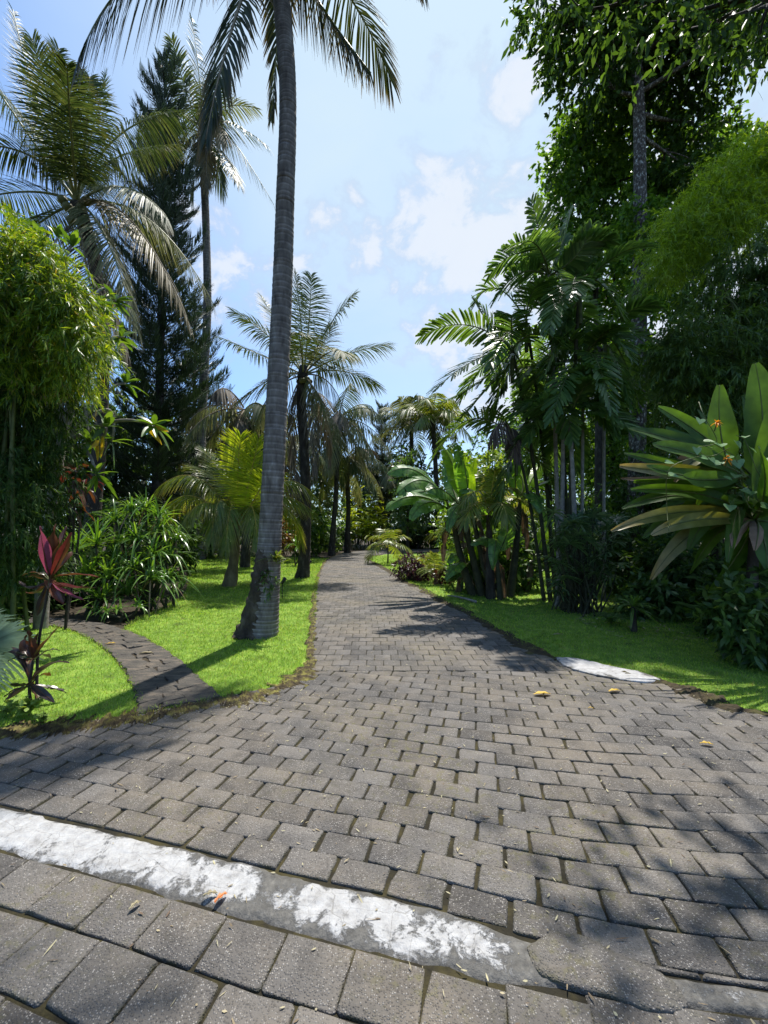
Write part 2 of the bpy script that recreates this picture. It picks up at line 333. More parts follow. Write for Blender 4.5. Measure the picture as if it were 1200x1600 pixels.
def paver_material():
    m, nt, N, Lk = newmat('paver_concrete')
    out = N('ShaderNodeOutputMaterial'); geo = N('ShaderNodeNewGeometry'); tc = N('ShaderNodeTexCoord')
    rp = ramp(N, [(0.0, (.054, .049, .045)), (.35, (.085, .079, .073)), (.7, (.107, .099, .091)), (1, (.142, .130, .117))]); Lk(geo.outputs['Random Per Island'], rp.inputs[0])
    def nz(scale, det=5, ro=.6):
        n = N('ShaderNodeTexNoise'); n.inputs['Scale'].default_value = scale; n.inputs['Detail'].default_value = det; n.inputs['Roughness'].default_value = ro
        Lk(tc.outputs['Object'], n.inputs['Vector']); return n.outputs['Fac']
    def mr(v, a, b, c=0., d=1.):
        q = N('ShaderNodeMapRange'); q.interpolation_type = 'SMOOTHSTEP'
        q.inputs['From Min'].default_value = a; q.inputs['From Max'].default_value = b; q.inputs['To Min'].default_value = c; q.inputs['To Max'].default_value = d; Lk(v, q.inputs['Value']); return q.outputs[0]
    def mix(f, a, b, bt='MIX'):
        q = N('ShaderNodeMix'); q.data_type = 'RGBA'; q.blend_type = bt
        if isinstance(f, float): q.inputs['Factor'].default_value = f
        else: Lk(f, q.inputs['Factor'])
        for k, x in (('A', a), ('B', b)):
            if isinstance(x, tuple): q.inputs[k].default_value = x
            else: Lk(x, q.inputs[k])
        return q.outputs['Result']
    big = nz(1.1, 6, .65); col = mix(mr(big, .38, .66), rp.outputs[0], rgba((.148, .126, .100)))
    wea = nz(5.5, 6, .7); col = mix(mr(wea, .44, .72, 0, .5), col, rgba((.034, .031, .029)))
    lic = nz(31, 6, .75); col = mix(mr(lic, .60, .74, 0, .55), col, rgba((.24, .225, .20)))
    blot = nz(3.2, 5, .6); col = mix(mr(blot, .50, .70, 0, .55), col, rgba((.040, .036, .033)))
    # exposed aggregate: pale and dark grains
    vo = N('ShaderNodeTexVoronoi'); vo.inputs['Scale'].default_value = 135; vo.inputs['Randomness'].default_value = 1.0; Lk(tc.outputs['Object'], vo.inputs['Vector'])
    vsep = N('ShaderNodeSeparateColor'); Lk(vo.outputs['Color'], vsep.inputs[0])
    grain = N('ShaderNodeMath'); grain.operation = 'MULTIPLY'; Lk(mr(vsep.outputs[0], .50, .80), grain.inputs[0]); Lk(mr(vo.outputs['Distance'], .52, .30), grain.inputs[1])
    g2 = N('ShaderNodeMath'); g2.operation = 'MULTIPLY'; Lk(grain.outputs[0], g2.inputs[0]); Lk(mr(nz(9, 3), .35, .6, .35, .95), g2.inputs[1])
    col = mix(g2.outputs[0], col, rgba((.29, .27, .245)))
    dk = N('ShaderNodeMath'); dk.operation = 'MULTIPLY'; Lk(mr(vsep.outputs[1], .66, .76, 0, .35), dk.inputs[0]); Lk(mr(vo.outputs['Distance'], .52, .30), dk.inputs[1])
    col = mix(dk.outputs[0], col, rgba((.03, .028, .026)))
    # moss in patches and along the worn rims (v = 1 on the rim)
    at = N('ShaderNodeAttribute'); at.attribute_name = 'v'
    rim = N('ShaderNodeMath'); rim.operation = 'MULTIPLY'; Lk(at.outputs['Fac'], rim.inputs[0]); Lk(mr(nz(14, 4), .42, .62), rim.inputs[1])
    col = mix(rim.outputs[0], col, rgba((.055, .052, .022)))
    moss = N('ShaderNodeMath'); moss.operation = 'MULTIPLY'; Lk(mr(nz(.55, 3), .44, .62), moss.inputs[0]); Lk(mr(nz(22, 5, .7), .5, .66, 0, .65), moss.inputs[1])
    col = mix(moss.outputs[0], col, rgba((.13, .12, .042)))
    pb = N('ShaderNodeBsdfPrincipled'); pb.inputs['Roughness'].default_value = .8; pb.inputs['Specular IOR Level'].default_value = .35
    Lk(col, pb.inputs['Base Color'])
    hs = N('ShaderNodeMath'); hs.operation = 'MULTIPLY_ADD'; Lk(nz(60, 4), hs.inputs[0]); hs.inputs[1].default_value = 1.2
    Lk(mr(vo.outputs['Distance'], .6, .1), hs.inputs[2])
    bp = N('ShaderNodeBump'); bp.inputs['Strength'].default_value = .75; bp.inputs['Distance'].default_value = .004
    Lk(hs.outputs[0], bp.inputs['Height']); Lk(bp.outputs[0], pb.inputs['Normal']); Lk(pb.outputs[0], out.inputs[0])
    return m
def paint_material():
    m, nt, N, Lk = newmat('worn_white_paint')
    out = N('ShaderNodeOutputMaterial'); tc = N('ShaderNodeTexCoord'); at = N('ShaderNodeAttribute'); at.attribute_name = 'v'
    def nz(scale, det=6, ro=.65, dist=0.):
        n = N('ShaderNodeTexNoise'); n.inputs['Scale'].default_value = scale; n.inputs['Detail'].default_value = det; n.inputs['Roughness'].default_value = ro; n.inputs['Distortion'].default_value = dist
        Lk(tc.outputs['Object'], n.inputs['Vector']); return n.outputs['Fac']
    fin = N('ShaderNodeMath'); fin.operation = 'MULTIPLY_ADD'; Lk(nz(26, 10, .78, .6), fin.inputs[0]); fin.inputs[1].default_value = .55; Lk(nz(5.5, 9, .72, .4), fin.inputs[2])
    fo2 = N('ShaderNodeMath'); fo2.operation = 'SUBTRACT'; Lk(fin.outputs[0], fo2.inputs[0]); fo2.inputs[1].default_value = .275
    add = N('ShaderNodeMath'); add.operation = 'ADD'; Lk(fo2.outputs[0], add.inputs[0]); Lk(at.outputs['Fac'], add.inputs[1])
    mr = N('ShaderNodeMapRange'); mr.inputs['From Min'].default_value = 1.02; mr.inputs['From Max'].default_value = 1.10; Lk(add.outputs[0], mr.inputs['Value'])
    r1 = ramp(N, [(.3, (.05, .047, .042)), (.55, (.10, .095, .085)), (.75, (.19, .18, .16))]); Lk(nz(28, 8), r1.inputs[0])
    r2 = ramp(N, [(.28, (.17, .165, .155)), (.44, (.31, .305, .30)), (.58, (.38, .378, .375)), (.8, (.48, .48, .48))]); Lk(nz(17, 8, .7), r2.inputs[0])
    mx = N('ShaderNodeMix'); mx.data_type = 'RGBA'; Lk(mr.outputs[0], mx.inputs['Factor']); Lk(r1.outputs[0], mx.inputs['A']); Lk(r2.outputs[0], mx.inputs['B'])
    # hairline cracks
    vo = N('ShaderNodeTexVoronoi'); vo.feature = 'DISTANCE_TO_EDGE'; vo.inputs['Scale'].default_value = 8; Lk(tc.outputs['Object'], vo.inputs['Vector'])
    c2 = N('ShaderNodeMapRange'); c2.inputs['From Max'].default_value = .012; c2.inputs['To Min'].default_value = .6; c2.inputs['To Max'].default_value = 0; Lk(vo.outputs['Distance'], c2.inputs['Value'])
    m2 = N('ShaderNodeMix'); m2.data_type = 'RGBA'; m2.inputs['B'].default_value = rgba((.13, .12, .1)); Lk(c2.outputs[0], m2.inputs['Factor']); Lk(mx.outputs['Result'], m2.inputs['A'])
    pb = N('ShaderNodeBsdfPrincipled'); pb.inputs['Roughness'].default_value = .75; Lk(m2.outputs['Result'], pb.inputs['Base Color'])
    bp = N('ShaderNodeBump'); bp.inputs['Strength'].default_value = .9; bp.inputs['Distance'].default_value = .012
    ad = N('ShaderNodeMath'); ad.operation = 'MULTIPLY_ADD'; Lk(mr.outputs[0], ad.inputs[0]); ad.inputs[1].default_value = .35; Lk(nz(40, 6), ad.inputs[2])
    Lk(ad.outputs[0], bp.inputs['Height']); Lk(bp.outputs[0], pb.inputs['Normal']); Lk(pb.outputs[0], out.inputs[0])
    return m

M = {}
M['paver'] = paver_material(); M['paint'] = paint_material()
M['joint'] = solid('joint_sand', [(.3, (.010, .009, .006)), (.48, (.020, .017, .009)), (.62, (.048, .040, .014)), (.8, (.032, .026, .015))], 6, 8, .95, .8, 60)
M['soil'] = solid('soil', [(.3, (.018, .013, .008)), (.55, (.045, .034, .02)), (.75, (.075, .06, .035))], 6, 8, .95, .8, 40)
M['lawn'] = solid('lawn_base', [(.3, (.07, .11, .018)), (.5, (.14, .24, .03)), (.64, (.22, .31, .05)), (.78, (.26, .24, .09))], 5, 8, .95, .8, 60)
M['slate'] = solid('slate', [(.3, (.035, .032, .030)), (.5, (.075, .066, .055)), (.68, (.15, .12, .09))], 4, 8, .7, .8, 22, (1, 3, 1), .03)
M['moss'] = solid('moss_edge', [(.32, (.025, .019, .011)), (.47, (.065, .048, .024)), (.56, (.12, .105, .03)), (.66, (.21, .19, .05)), (.8, (.27, .25, .08))], 11, 10, .95, .9, 45, (1, 1, 1), .02)
M['mossdark'] = solid('moss_dark', [(.30, (.018, .014, .009)), (.5, (.045, .034, .017)), (.66, (.075, .068, .022))], 7, 9, .95, .9, 45, (1, 1, 1), .02)
M['concrete'] = solid('grey_concrete', [(.3, (.045, .041, .037)), (.5, (.085, .077, .069)), (.72, (.15, .135, .118))], 9, 9, .85, .8, 70, (1, 1, 1), .006)
M['palmbark'] = solid('palm_bark', [(.26, (.055, .047, .041)), (.44, (.135, .118, .105)), (.58, (.185, .165, .15)), (.76, (.33, .31, .285))], 5, 9, .9, .8, 26, (2, 2, .7), .012, attr=[(0, (.62, .60, .58)), (.2, (.92, .91, .9)), (.8, (1, 1, 1)), (1, (1.5, 1.48, 1.45))])
M['rootbark'] = solid('dark_root_bark', [(.3, (.022, .017, .013)), (.5, (.065, .050, .036)), (.66, (.12, .10, .075)), (.8, (.20, .19, .15))], 8, 9, .95, 1, 40, (1, 1, .5), .03)
M['darkbark'] = solid('dark_bark', [(.3, (.018, .014, .011)), (.55, (.05, .042, .034)), (.72, (.11, .10, .085))], 8, 8, .95, .9, 30, (1, 1, .4), .03)
M['lichen'] = solid('lichen_bark', [(.35, (.035, .027, .022)), (.50, (.085, .070, .058)), (.57, (.13, .115, .10)), (.63, (.38, .37, .34)), (.8, (.5, .5, .47))], 15, 8, .95, .9, 40, (1, 1, .6), .03)
M['greybark'] = solid('pale_grey_bark', [(.3, (.14, .13, .115)), (.6, (.27, .25, .22)), (.8, (.36, .34, .30))], 10, 6, .9, .6, 40)
M['youngbark'] = solid('young_palm_base', [(.3, (.10, .075, .04)), (.55, (.20, .16, .085)), (.8, (.30, .26, .15))], 7, 7, .9, .8, 30, (1, 1, .5), .02)
M['stem'] = solid('green_stem', [(.3, (.05, .07, .02)), (.6, (.11, .13, .04)), (.8, (.17, .17, .07))], 8, 5, .6, .4, 30)
M['darkstem'] = solid('dark_stem', [(.3, (.02, .022, .012)), (.6, (.05, .052, .026)), (.8, (.10, .085, .045))], 8, 6, .8, .6, 30)
M['rachis'] = solid('palm_rachis', [(.3, (.14, .15, .05)), (.7, (.25, .25, .09))], 6, 3, .5, .2, 30)
M['rachisyellow'] = solid('young_palm_rachis', [(.3, (.30, .22, .04)), (.7, (.45, .34, .07))], 6, 3, .5, .2, 30)
M['rachisdry'] = solid('dry_rachis', [(.3, (.15, .12, .08)), (.7, (.28, .23, .16))], 6, 3, .8, .3, 30)
M['metal'] = solid('black_lamp_paint', [(.3, (.010, .010, .011)), (.7, (.02, .02, .021))], 20, 4, .4, .15, 80)
M['glass'] = solid('lamp_glass', [(.3, (.10, .11, .12)), (.7, (.16, .17, .18))], 20, 2, .1, .0, 80, spec=.6)
M['coconut'] = solid('coconut_husk', [(.3, (.06, .07, .02)), (.6, (.13, .12, .04)), (.8, (.17, .12, .06))], 6, 5, .6, .3, 30)

M['grass'] = leafmat('grass_blade', [(.11, .22, .022), (.20, .36, .035), (.29, .46, .055), (.38, .50, .10)], .45, (1.35, 1.25, .7), .6, spec=.2, patch=((.34, .30, .13), .07))
M['coco'] = leafmat('coconut_leaflet', [(.035, .062, .022), (.06, .092, .034), (.10, .125, .055)], .22, (1.9, 1.8, .7), .55, spec=.28, tip=(.16, .13, .06), tipv=(.7, 1.1))
M['cocodark'] = leafmat('coconut_leaflet_dark', [(.018, .03, .012), (.03, .046, .018), (.05, .062, .028)], .25, (2.2, 1.9, .6), .5, spec=.3, tip=(.14, .09, .03), tipv=(.6, 1.0))
M['cocogrey'] = leafmat('old_coconut_leaflet', [(.095, .12, .055), (.15, .17, .08), (.20, .205, .115)], .34, (1.5, 1.45, .7), .6, spec=.25, tip=(.17, .16, .09), tipv=(.5, 1.1))
M['cocobrown'] = leafmat('dying_coconut_leaflet', [(.13, .11, .05), (.20, .15, .06), (.16, .145, .085)], .3, (1.5, 1.2, .6), .55)
M['cocodead'] = leafmat('dead_coconut_leaflet', [(.07, .055, .04), (.12, .10, .075), (.17, .145, .11)], .15, (1.3, 1.2, .9), .8)
M['young'] = leafmat('young_palm_leaflet', [(.22, .32, .02), (.29, .38, .03), (.35, .42, .045)], .55, (1.5, 1.35, .45), .35, tip=(.2, .22, .05), tipv=(.6, 1.2))
M['youngside'] = leafmat('young_palm_side_leaflet', [(.10, .16, .022), (.16, .21, .035), (.22, .25, .06)], .42, (1.7, 1.55, .55), .35, tip=(.22, .19, .08), tipv=(.6, 1.1))
M['areca'] = leafmat('areca_leaflet', [(.050, .105, .030), (.080, .150, .042), (.115, .195, .055)], .42, (2.0, 1.9, .7), .34)
M['areca_lit'] = leafmat('areca_lit_leaflet', [(.05, .10, .02), (.07, .13, .025), (.10, .16, .035)], .42, (1.9, 1.8, .6), .3)  # yellower areca copy for sunlit fronds, light put into the colour
M['arecadead'] = leafmat('areca_dead_leaflet', [(.045, .030, .024), (.08, .055, .042), (.11, .08, .06)], .15, (1.3, 1.2, .9), .8)
M['pine'] = leafmat('pine_needles', [(.018, .034, .017), (.030, .052, .025), (.048, .074, .036)], .15, (1.6, 1.8, .9), .55)
M['bamboo'] = leafmat('bamboo_leaf', [(.055, .13, .015), (.10, .19, .018), (.17, .27, .022), (.25, .34, .03)], .45, (1.7, 1.45, .4), .42, patch=((.24, .20, .06), .06))
M['bamboodark'] = leafmat('bamboo_leaf_dark', [(.045, .095, .022), (.075, .14, .028), (.11, .18, .036)], .40, (1.9, 1.7, .6), .45)
M['bambooyel'] = leafmat('bamboo_leaf_yellow_green', [(.15, .26, .02), (.23, .35, .026), (.30, .42, .04)], .5, (1.6, 1.4, .45), .42)
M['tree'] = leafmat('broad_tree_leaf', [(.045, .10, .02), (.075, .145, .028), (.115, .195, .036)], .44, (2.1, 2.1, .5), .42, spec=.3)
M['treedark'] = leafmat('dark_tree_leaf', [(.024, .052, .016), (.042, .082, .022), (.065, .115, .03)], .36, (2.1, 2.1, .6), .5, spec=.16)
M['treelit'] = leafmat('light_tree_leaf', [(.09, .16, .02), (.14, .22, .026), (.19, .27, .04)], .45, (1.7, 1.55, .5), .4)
M['hedge'] = leafmat('hedge_leaf', [(.036, .078, .02), (.065, .125, .03), (.10, .17, .044)], .38, (2, 1.9, .6), .38)
M['fartree'] = leafmat('far_tree_leaf', [(.05, .09, .028), (.08, .13, .038), (.12, .175, .05)], .32, (1.7, 1.6, .6), .5)
M['heli'] = leafmat('heliconia_leaf', [(.26, .36, .025), (.36, .45, .035), (.44, .50, .05)], .5, (1.35, 1.2, .4), .36)
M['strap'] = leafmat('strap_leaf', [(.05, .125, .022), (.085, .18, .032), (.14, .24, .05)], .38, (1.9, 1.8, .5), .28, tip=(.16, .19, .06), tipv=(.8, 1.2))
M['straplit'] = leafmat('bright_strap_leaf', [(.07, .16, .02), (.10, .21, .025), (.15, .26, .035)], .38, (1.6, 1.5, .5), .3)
M['cord'] = leafmat('red_cordyline_leaf', [(.055, .013, .016), (.085, .020, .020), (.13, .030, .026)], .3, (1.8, 1.0, .7), .32)
M['cordpink'] = leafmat('pink_cordyline_leaf', [(.24, .06, .10), (.29, .075, .13)], .3, (1.6, 1., 1.), .32)
M['cordbr'] = leafmat('bronze_cordyline_leaf', [(.05, .022, .018), (.085, .038, .022), (.13, .055, .026)], .3, (1.9, 1.2, .6), .3)
M['cordbase'] = leafmat('dark_cordyline_leaf', [(.022, .018, .022), (.035, .028, .030), (.05, .042, .04)], .2, (1.8, 1.4, 1.2), .3)
M['silver'] = leafmat('silver_fan_leaf', [(.12, .17, .145), (.17, .23, .20), (.23, .29, .25)], .2, (1.2, 1.3, .9), .45)
M['plum'] = leafmat('frangipani_leaf', [(.06, .12, .02), (.085, .16, .025), (.12, .20, .035)], .4, (1.8, 1.7, .5), .35)
M['plumyel'] = leafmat('yellow_frangipani_leaf', [(.5, .33, .02), (.55, .4, .04)], .35, (1.2, 1.1, .5), .4)
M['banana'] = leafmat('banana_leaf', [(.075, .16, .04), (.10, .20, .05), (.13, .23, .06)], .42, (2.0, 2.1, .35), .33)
M['bananalit'] = leafmat('lit_banana_leaf', [(.18, .32, .025), (.23, .37, .03)], .55, (1.6, 1.5, .4), .35)  # brighter banana copy for backlit leaves, sun glow put into the colour
M['bananadry'] = leafmat('dry_banana_leaf', [(.11, .075, .045), (.17, .12, .075)], .2, (1.3, 1.1, .8), .8)
M['paddle'] = leafmat('broad_paddle_leaf', [(.04, .085, .016), (.055, .11, .020), (.075, .14, .026)], .40, (2.2, 2.2, .45), .42, spec=.3)
M['paddleyel'] = leafmat('yellowing_paddle_leaf', [(.13, .15, .03), (.17, .17, .05)], .3, (1.5, 1.4, .5), .35, tip=(.30, .22, .10), tipv=(.7, 1))
M['paddledry'] = leafmat('dry_paddle_leaf', [(.20, .13, .09), (.27, .18, .125)], .2, (1.2, 1.1, .9), .75)
M['vine'] = leafmat('vine_heart_leaf', [(.10, .20, .075), (.14, .25, .10), (.19, .30, .13)], .3, (1.4, 1.5, .6), .35)
M['flower'] = leafmat('orange_flower', [(.70, .26, .015), (.80, .36, .03)], .3, (1.1, 1., .6), .45)
M['rhapis'] = leafmat('lady_palm_leaf', [(.048, .095, .038), (.075, .13, .054), (.11, .17, .075)], .30, (1.7, 1.8, .7), .3, tip=(.12, .12, .07), tipv=(.85, 1.2))
M['purple'] = leafmat('purple_leaf', [(.022, .007, .014), (.04, .012, .022), (.07, .022, .034)], .25, (1.8, 1., 1.1), .35)
M['croton'] = leafmat('croton_leaf', [(.22, .07, .02), (.30, .14, .03), (.16, .15, .03)], .35, (1.5, 1.2, .6), .35)
M['fern'] = leafmat('fern_leaf', [(.08, .13, .02), (.14, .19, .03), (.20, .21, .05)], .4, (1.6, 1.5, .5), .45)
M['weed'] = leafmat('weed_leaf', [(.20, .30, .05), (.27, .37, .08)], .4, (1.4, 1.3, .5), .5)
M['litteryel'] = leafmat('fallen_yellow_leaf', [(.62, .38, .03), (.68, .46, .06)], .25, (1, 1, .7), .6)
M['litterora'] = leafmat('fallen_orange_leaf', [(.62, .20, .06), (.66, .24, .08)], .2, (1, 1, .7), .6)
M['litterdry'] = leafmat('dry_litter', [(.12, .08, .05), (.22, .17, .10), (.34, .29, .18), (.40, .36, .22)], .15, (1, 1, .8), .8)

# ------------------------------------------------------------------ ground, lawn, paving
def pip(p, poly):
    p = np.asarray(p, float); poly = np.asarray(poly, float); x, y = p[:, 0], p[:, 1]; ins = np.zeros(len(p), bool)
    for (x1, y1), (x2, y2) in zip(poly, np.roll(poly, -1, 0)):
        c = (y1 > y) != (y2 > y)
        ins ^= c & (x < (x2 - x1) * (y - y1) / (y2 - y1 + 1e-12) + x1)
    return ins
def edge_dist(p, poly, closed=True):
    p = np.asarray(p, float); poly = np.asarray(poly, float); best = np.full(len(p), 1e9)
    a = poly if closed else poly[:-1]; b = np.roll(poly, -1, 0) if closed else poly[1:]
    for q, r in zip(a, b):
        e = r - q; t = np.clip(((p - q) @ e) / (e @ e + 1e-12), 0, 1)
        best = np.minimum(best, np.linalg.norm(p - q - t[:, None] * e, axis=1))
    return best
def gp(*pts): return np.array([G(x, y)[:2] for x, y in pts])
def smooth2(p, n): 
    q = spline(np.c_[p, np.zeros(len(p))], n); return q[:, :2]

right_edge = smooth2(np.vstack(([[6.5, 1.9]], gp((1200, 1115), (1110, 1088), (1030, 1066), (870, 1030), (800, 996), (735, 960), (680, 931), (630, 905), (597, 885), (575, 871)), [[.35, 26.0], [2.6, 27.6], [7, 28.5], [14, 29]])), 60)
left_edge = smooth2(np.vstack((gp((390, 1079), (425, 1072), (460, 1056), (481, 1042), (486, 1000), (489, 960), (497, 900), (512, 874)), [[-2.6, 27], [-1.2, 30.2], [1.5, 31.6], [7, 32.2], [14, 32.5]])), 60)
near_left = gp((345, 1087), (213, 1115), (100, 1130), (0, 1137))
drive = np.vstack((right_edge, left_edge[::-1], near_left, [[-6, 3.1], [-6, -1.5], [6.5, -1.5]]))
path_r = smooth2(gp((345, 1087), (315, 1060), (280, 1030), (240, 1003), (190, 982), (140, 971), (60, 964)), 24)
path_l = smooth2(gp((213, 1115), (212, 1085), (195, 1050), (165, 1015), (125, 990), (85, 978), (20, 972)), 24)
path = np.vstack((path_r, path_l[::-1]))
lawn_main = np.vstack((left_edge[:36], [[-12, 26]], gp((262, 873), (292, 890), (298, 912), (288, 932), (255, 950), (215, 967)), path_r[:16][::-1], gp((350, 1087), (370, 1084))))
lawn_left = np.vstack((path_l, [[-9, 6.6], [-9, 3.0], [-6, 3.15]], near_left[::-1]))
ri = right_edge[2:52]
lawn_right = np.vstack((ri, [[14, 26], [14, 2.2], [6.5, 2.0]]))

def sheet(name, poly, z, mat, label=None, kind='structure'):
    import mathutils
    mb = MB(); v = np.c_[poly, np.full(len(poly), z)]
    tris = mathutils.geometry.tessellate_polygon([[Vector((a[0], a[1], 0)) for a in poly]])
    mb.add(v, tris=np.array(tris), mat=0, smooth=False)
    return tag(mb.build(name, mat), label, None, None, kind)
mb = MB(); mb.add([(-250, -60, -.06), (250, -60, -.06), (250, 400, -.06), (-250, 400, -.06)], quads=[[0, 1, 2, 3]], smooth=False)
tag(mb.build('ground', M['soil']), 'dark soil under the trees and planting', None, None, 'structure')
sheet('driveway_bed', drive, -.012, M['joint'], 'sand and moss showing in the joints of the paved drive')
for nm, pl, lb in (('lawn', lawn_main, 'bright mown lawn left of the drive'), ('lawn', lawn_left, 'grass patch between the slate path and the red plant'), ('lawn', lawn_right, 'lawn right of the drive, mostly in shade')):
    sheet(nm, pl, -.018, M['lawn'], lb)

# paved drive: every block is real, 12-point worn outline, tilted a little
strip_a, strip_b = G(-60, 1273)[:2], G(1260, 1560)[:2]
strip_c = smooth2(gp((-160, 1248), (0, 1289), (200, 1338), (400, 1392), (600, 1440), (800, 1492), (1000, 1535), (1200, 1566), (1350, 1585)), 60)
def strip_y(x): return np.interp(x, strip_c[:, 0], strip_c[:, 1])
STRIPW = .115
def strip_w(x): return np.interp(x, [-.2, .35, .62, .9, 1.6], [.115, .105, .07, .045, .035])
seam = G(680, 1048)[1]
def clip_half(poly, q, nrm_):
    out = []; d = [(p - q) @ nrm_ for p in poly]
    for i in range(len(poly)):
        a, b = poly[i], poly[(i + 1) % len(poly)]; da, db = d[i], d[(i + 1) % len(poly)]
        if da >= 0: out.append(a)
        if da * db < 0: out.append(a + (b - a) * (da / (da - db)))
    return out
drive_a = drive; drive_b = np.roll(drive, -1, 0)
area2 = sum(a[0] * b[1] - b[0] * a[1] for a, b in zip(drive_a, drive_b))
def block(mb, ctr, ang, w, l, fine, zone):
    hw, hl = w / 2, l / 2
    ca, sa = math.cos(ang), math.sin(ang); R = np.array(((ca, -sa), (sa, ca)))
    r = .011 if fine else .009
    pts = []
    for sx, sy in ((1, 1), (-1, 1), (-1, -1), (1, -1)):
        cx, cy = sx * (hw - r), sy * (hl - r); a0 = math.atan2(sy, sx)
        for da in ((-.7, 0, .7) if fine else (-.7, .7)):
            pts.append((cx + r * math.cos(a0 + da) * 1.1, cy + r * math.sin(a0 + da) * 1.1))
        if fine:   # a point along the side that follows
            nx, ny = ((0, hl), (-hw, 0), (0, -hl), (hw, 0))[((1, 1), (-1, 1), (-1, -1), (1, -1)).index((sx, sy))]
            pts.append((nx, ny))
    pts = np.array(pts); pts += rng.normal(0, .0018 if fine else .0014, pts.shape)
    if fine and rng.random() < .3:      # a chipped corner
        k = int(rng.integers(0, 4)) * 4; pts[k:k + 3] *= rng.uniform(.90, .97)
    pts = pts @ R.T + ctr
    # cut at the drive's edge
    c2 = np.asarray(ctr)[None]
    e = drive_b - drive_a; t = np.clip(((c2 - drive_a) * e).sum(1) / ((e * e).sum(1) + 1e-12), 0, 1)
    dd = np.linalg.norm(drive_a + e * t[:, None] - c2, axis=1); k = int(dd.argmin())
    if dd[k] < .3:
        n_ = np.array((-e[k][1], e[k][0])) * (1 if area2 > 0 else -1); n_ = n_ / np.linalg.norm(n_)
        pts = clip_half(list(pts), drive_a[k] + n_ * .015, n_)
    if zone in (0, 1):      # cut at the painted strip
        sgn = -1 if zone == 0 else 1
        x = ctr[0]; sl = (strip_y(x + .1) - strip_y(x - .1)) / .2; n_ = np.array((-sl, 1.)) / math.hypot(sl, 1) * sgn
        q = np.array((x, strip_y(x))) + n_ * (strip_w(x) + .010)
        pts = clip_half(list(pts), q, n_)
    if zone in (1, 2):
        n_ = np.array((0., 1.)) * (1 if zone == 2 else -1); pts = clip_half(list(pts), np.array((0., seam)) + n_ * .008, n_)
    if len(pts) < 3: return
    pts = np.array(pts); n = len(pts)
    if np.ptp(pts[:, 0]) * np.ptp(pts[:, 1]) < .004: return
    cc = pts.mean(0); z0 = rng.normal(0, .0018); tx, ty = rng.normal(0, .009, 2)
    def ring(k, z): 
        q = cc + (pts - cc) * k; return np.c_[q, z0 + z + (q - cc) @ np.array((tx, ty))]
    v = np.vstack((ring(1.0, -.03), ring(1.0, -.0075), ring(.972, -.0016), ring(.925, 0)))
    i = np.arange(n); j = (i + 1) % n
    q = np.vstack([np.stack((k * n + i, k * n + j, (k + 1) * n + j, (k + 1) * n + i), -1) for k in range(3)])
    mb.add(v, quads=q, att=np.repeat((1, .8, .3, 0), n), ngons=[list(3 * n + i)])
def pave():
    mb = MB()
    ang = math.radians(-15)
    # zone 0: squarer blocks this side of the strip
    for r_ in range(-1, 9):
        for c_ in range(-22, 24):
            s = (c_ + (.5 if r_ % 2 else 0)) * .262; x = s * math.cos(ang)
            y = strip_y(x) - strip_w(x) - .11 - r_ * .218
            if y < -.4 or abs(x) > 5.5: continue
            sl = math.atan((strip_y(x + .15) - strip_y(x - .15)) / .3)
            x2 = x - math.sin(sl) * -(r_ * .218) * .9
            block(mb, np.array((x2, y)), sl + rng.normal(0, .006), .255, .212, True, 0)
    # zone 1: running bond between strip and seam, rows fan out a little to the left
    def row_y(x, r_): 
        f = min(1, r_ / 17.)
        sl_far = -.22 * x + .028 * np.minimum(x, 0) ** 2 * 1
        return strip_y(x) * (1 - f) + (strip_y(0.) + sl_far) * f + STRIPW * (1 - .45 * (1 - f) * min(1, max(0, (x - .1) / .8))) + .080 + r_ * .1415
    for r_ in range(-1, 27):
        for c_ in range(-32, 32):
            x = (c_ + (.5 if r_ % 2 else 0) + rng.normal(0, .004)) * .238 - .1
            xa = x + r_ * .03; y = row_y(xa, r_); sl = math.atan((row_y(xa + .1, r_) - row_y(xa - .1, r_)) / .2)
            if y > seam + .1: continue
            x2 = x + r_ * .03
            y = row_y(x2, r_)
            if not pip([(x2, y)], drive)[0]: continue
            block(mb, np.array((x2, y)), sl + rng.normal(0, .004), .230, .1365, y < 3.2, 1)
    # zone 2: along the drive and round the bend
    cl = np.array([(a + b) / 2 for a, b in zip(smooth2(right_edge[12:], 200), smooth2(left_edge[10:], 200))])
    y = seam + .06; r_ = 0
    while y < 27:
        for c_ in range(-16, 17):
            cx = np.interp(y, [seam, 6.5, 27], [.2, .1, -1.2])
            x = cx + (c_ + (.5 if r_ % 2 else 0)) * .192
            if pip([(x, y)], drive)[0]: block(mb, np.array((x, y)), rng.normal(0, .01), 0.186, .195, False, 2 if y < seam + .5 else 3)
        y += .2; r_ += 1
    return tag(mb.build('driveway', M['paver']), 'drive of grey concrete paving blocks', None, None, 'structure')
pave()
sheet('driveway_bend', np.vstack(([[-2.9, 27.0], [.6, 26.9]], right_edge[52:] if len(right_edge) > 52 else right_edge[-4:], [[14, 32.4], [7, 32.1], [1.5, 31.5], [-1.2, 30.1]])), -.004, M['concrete'], 'far bend of the drive in front of the trees')

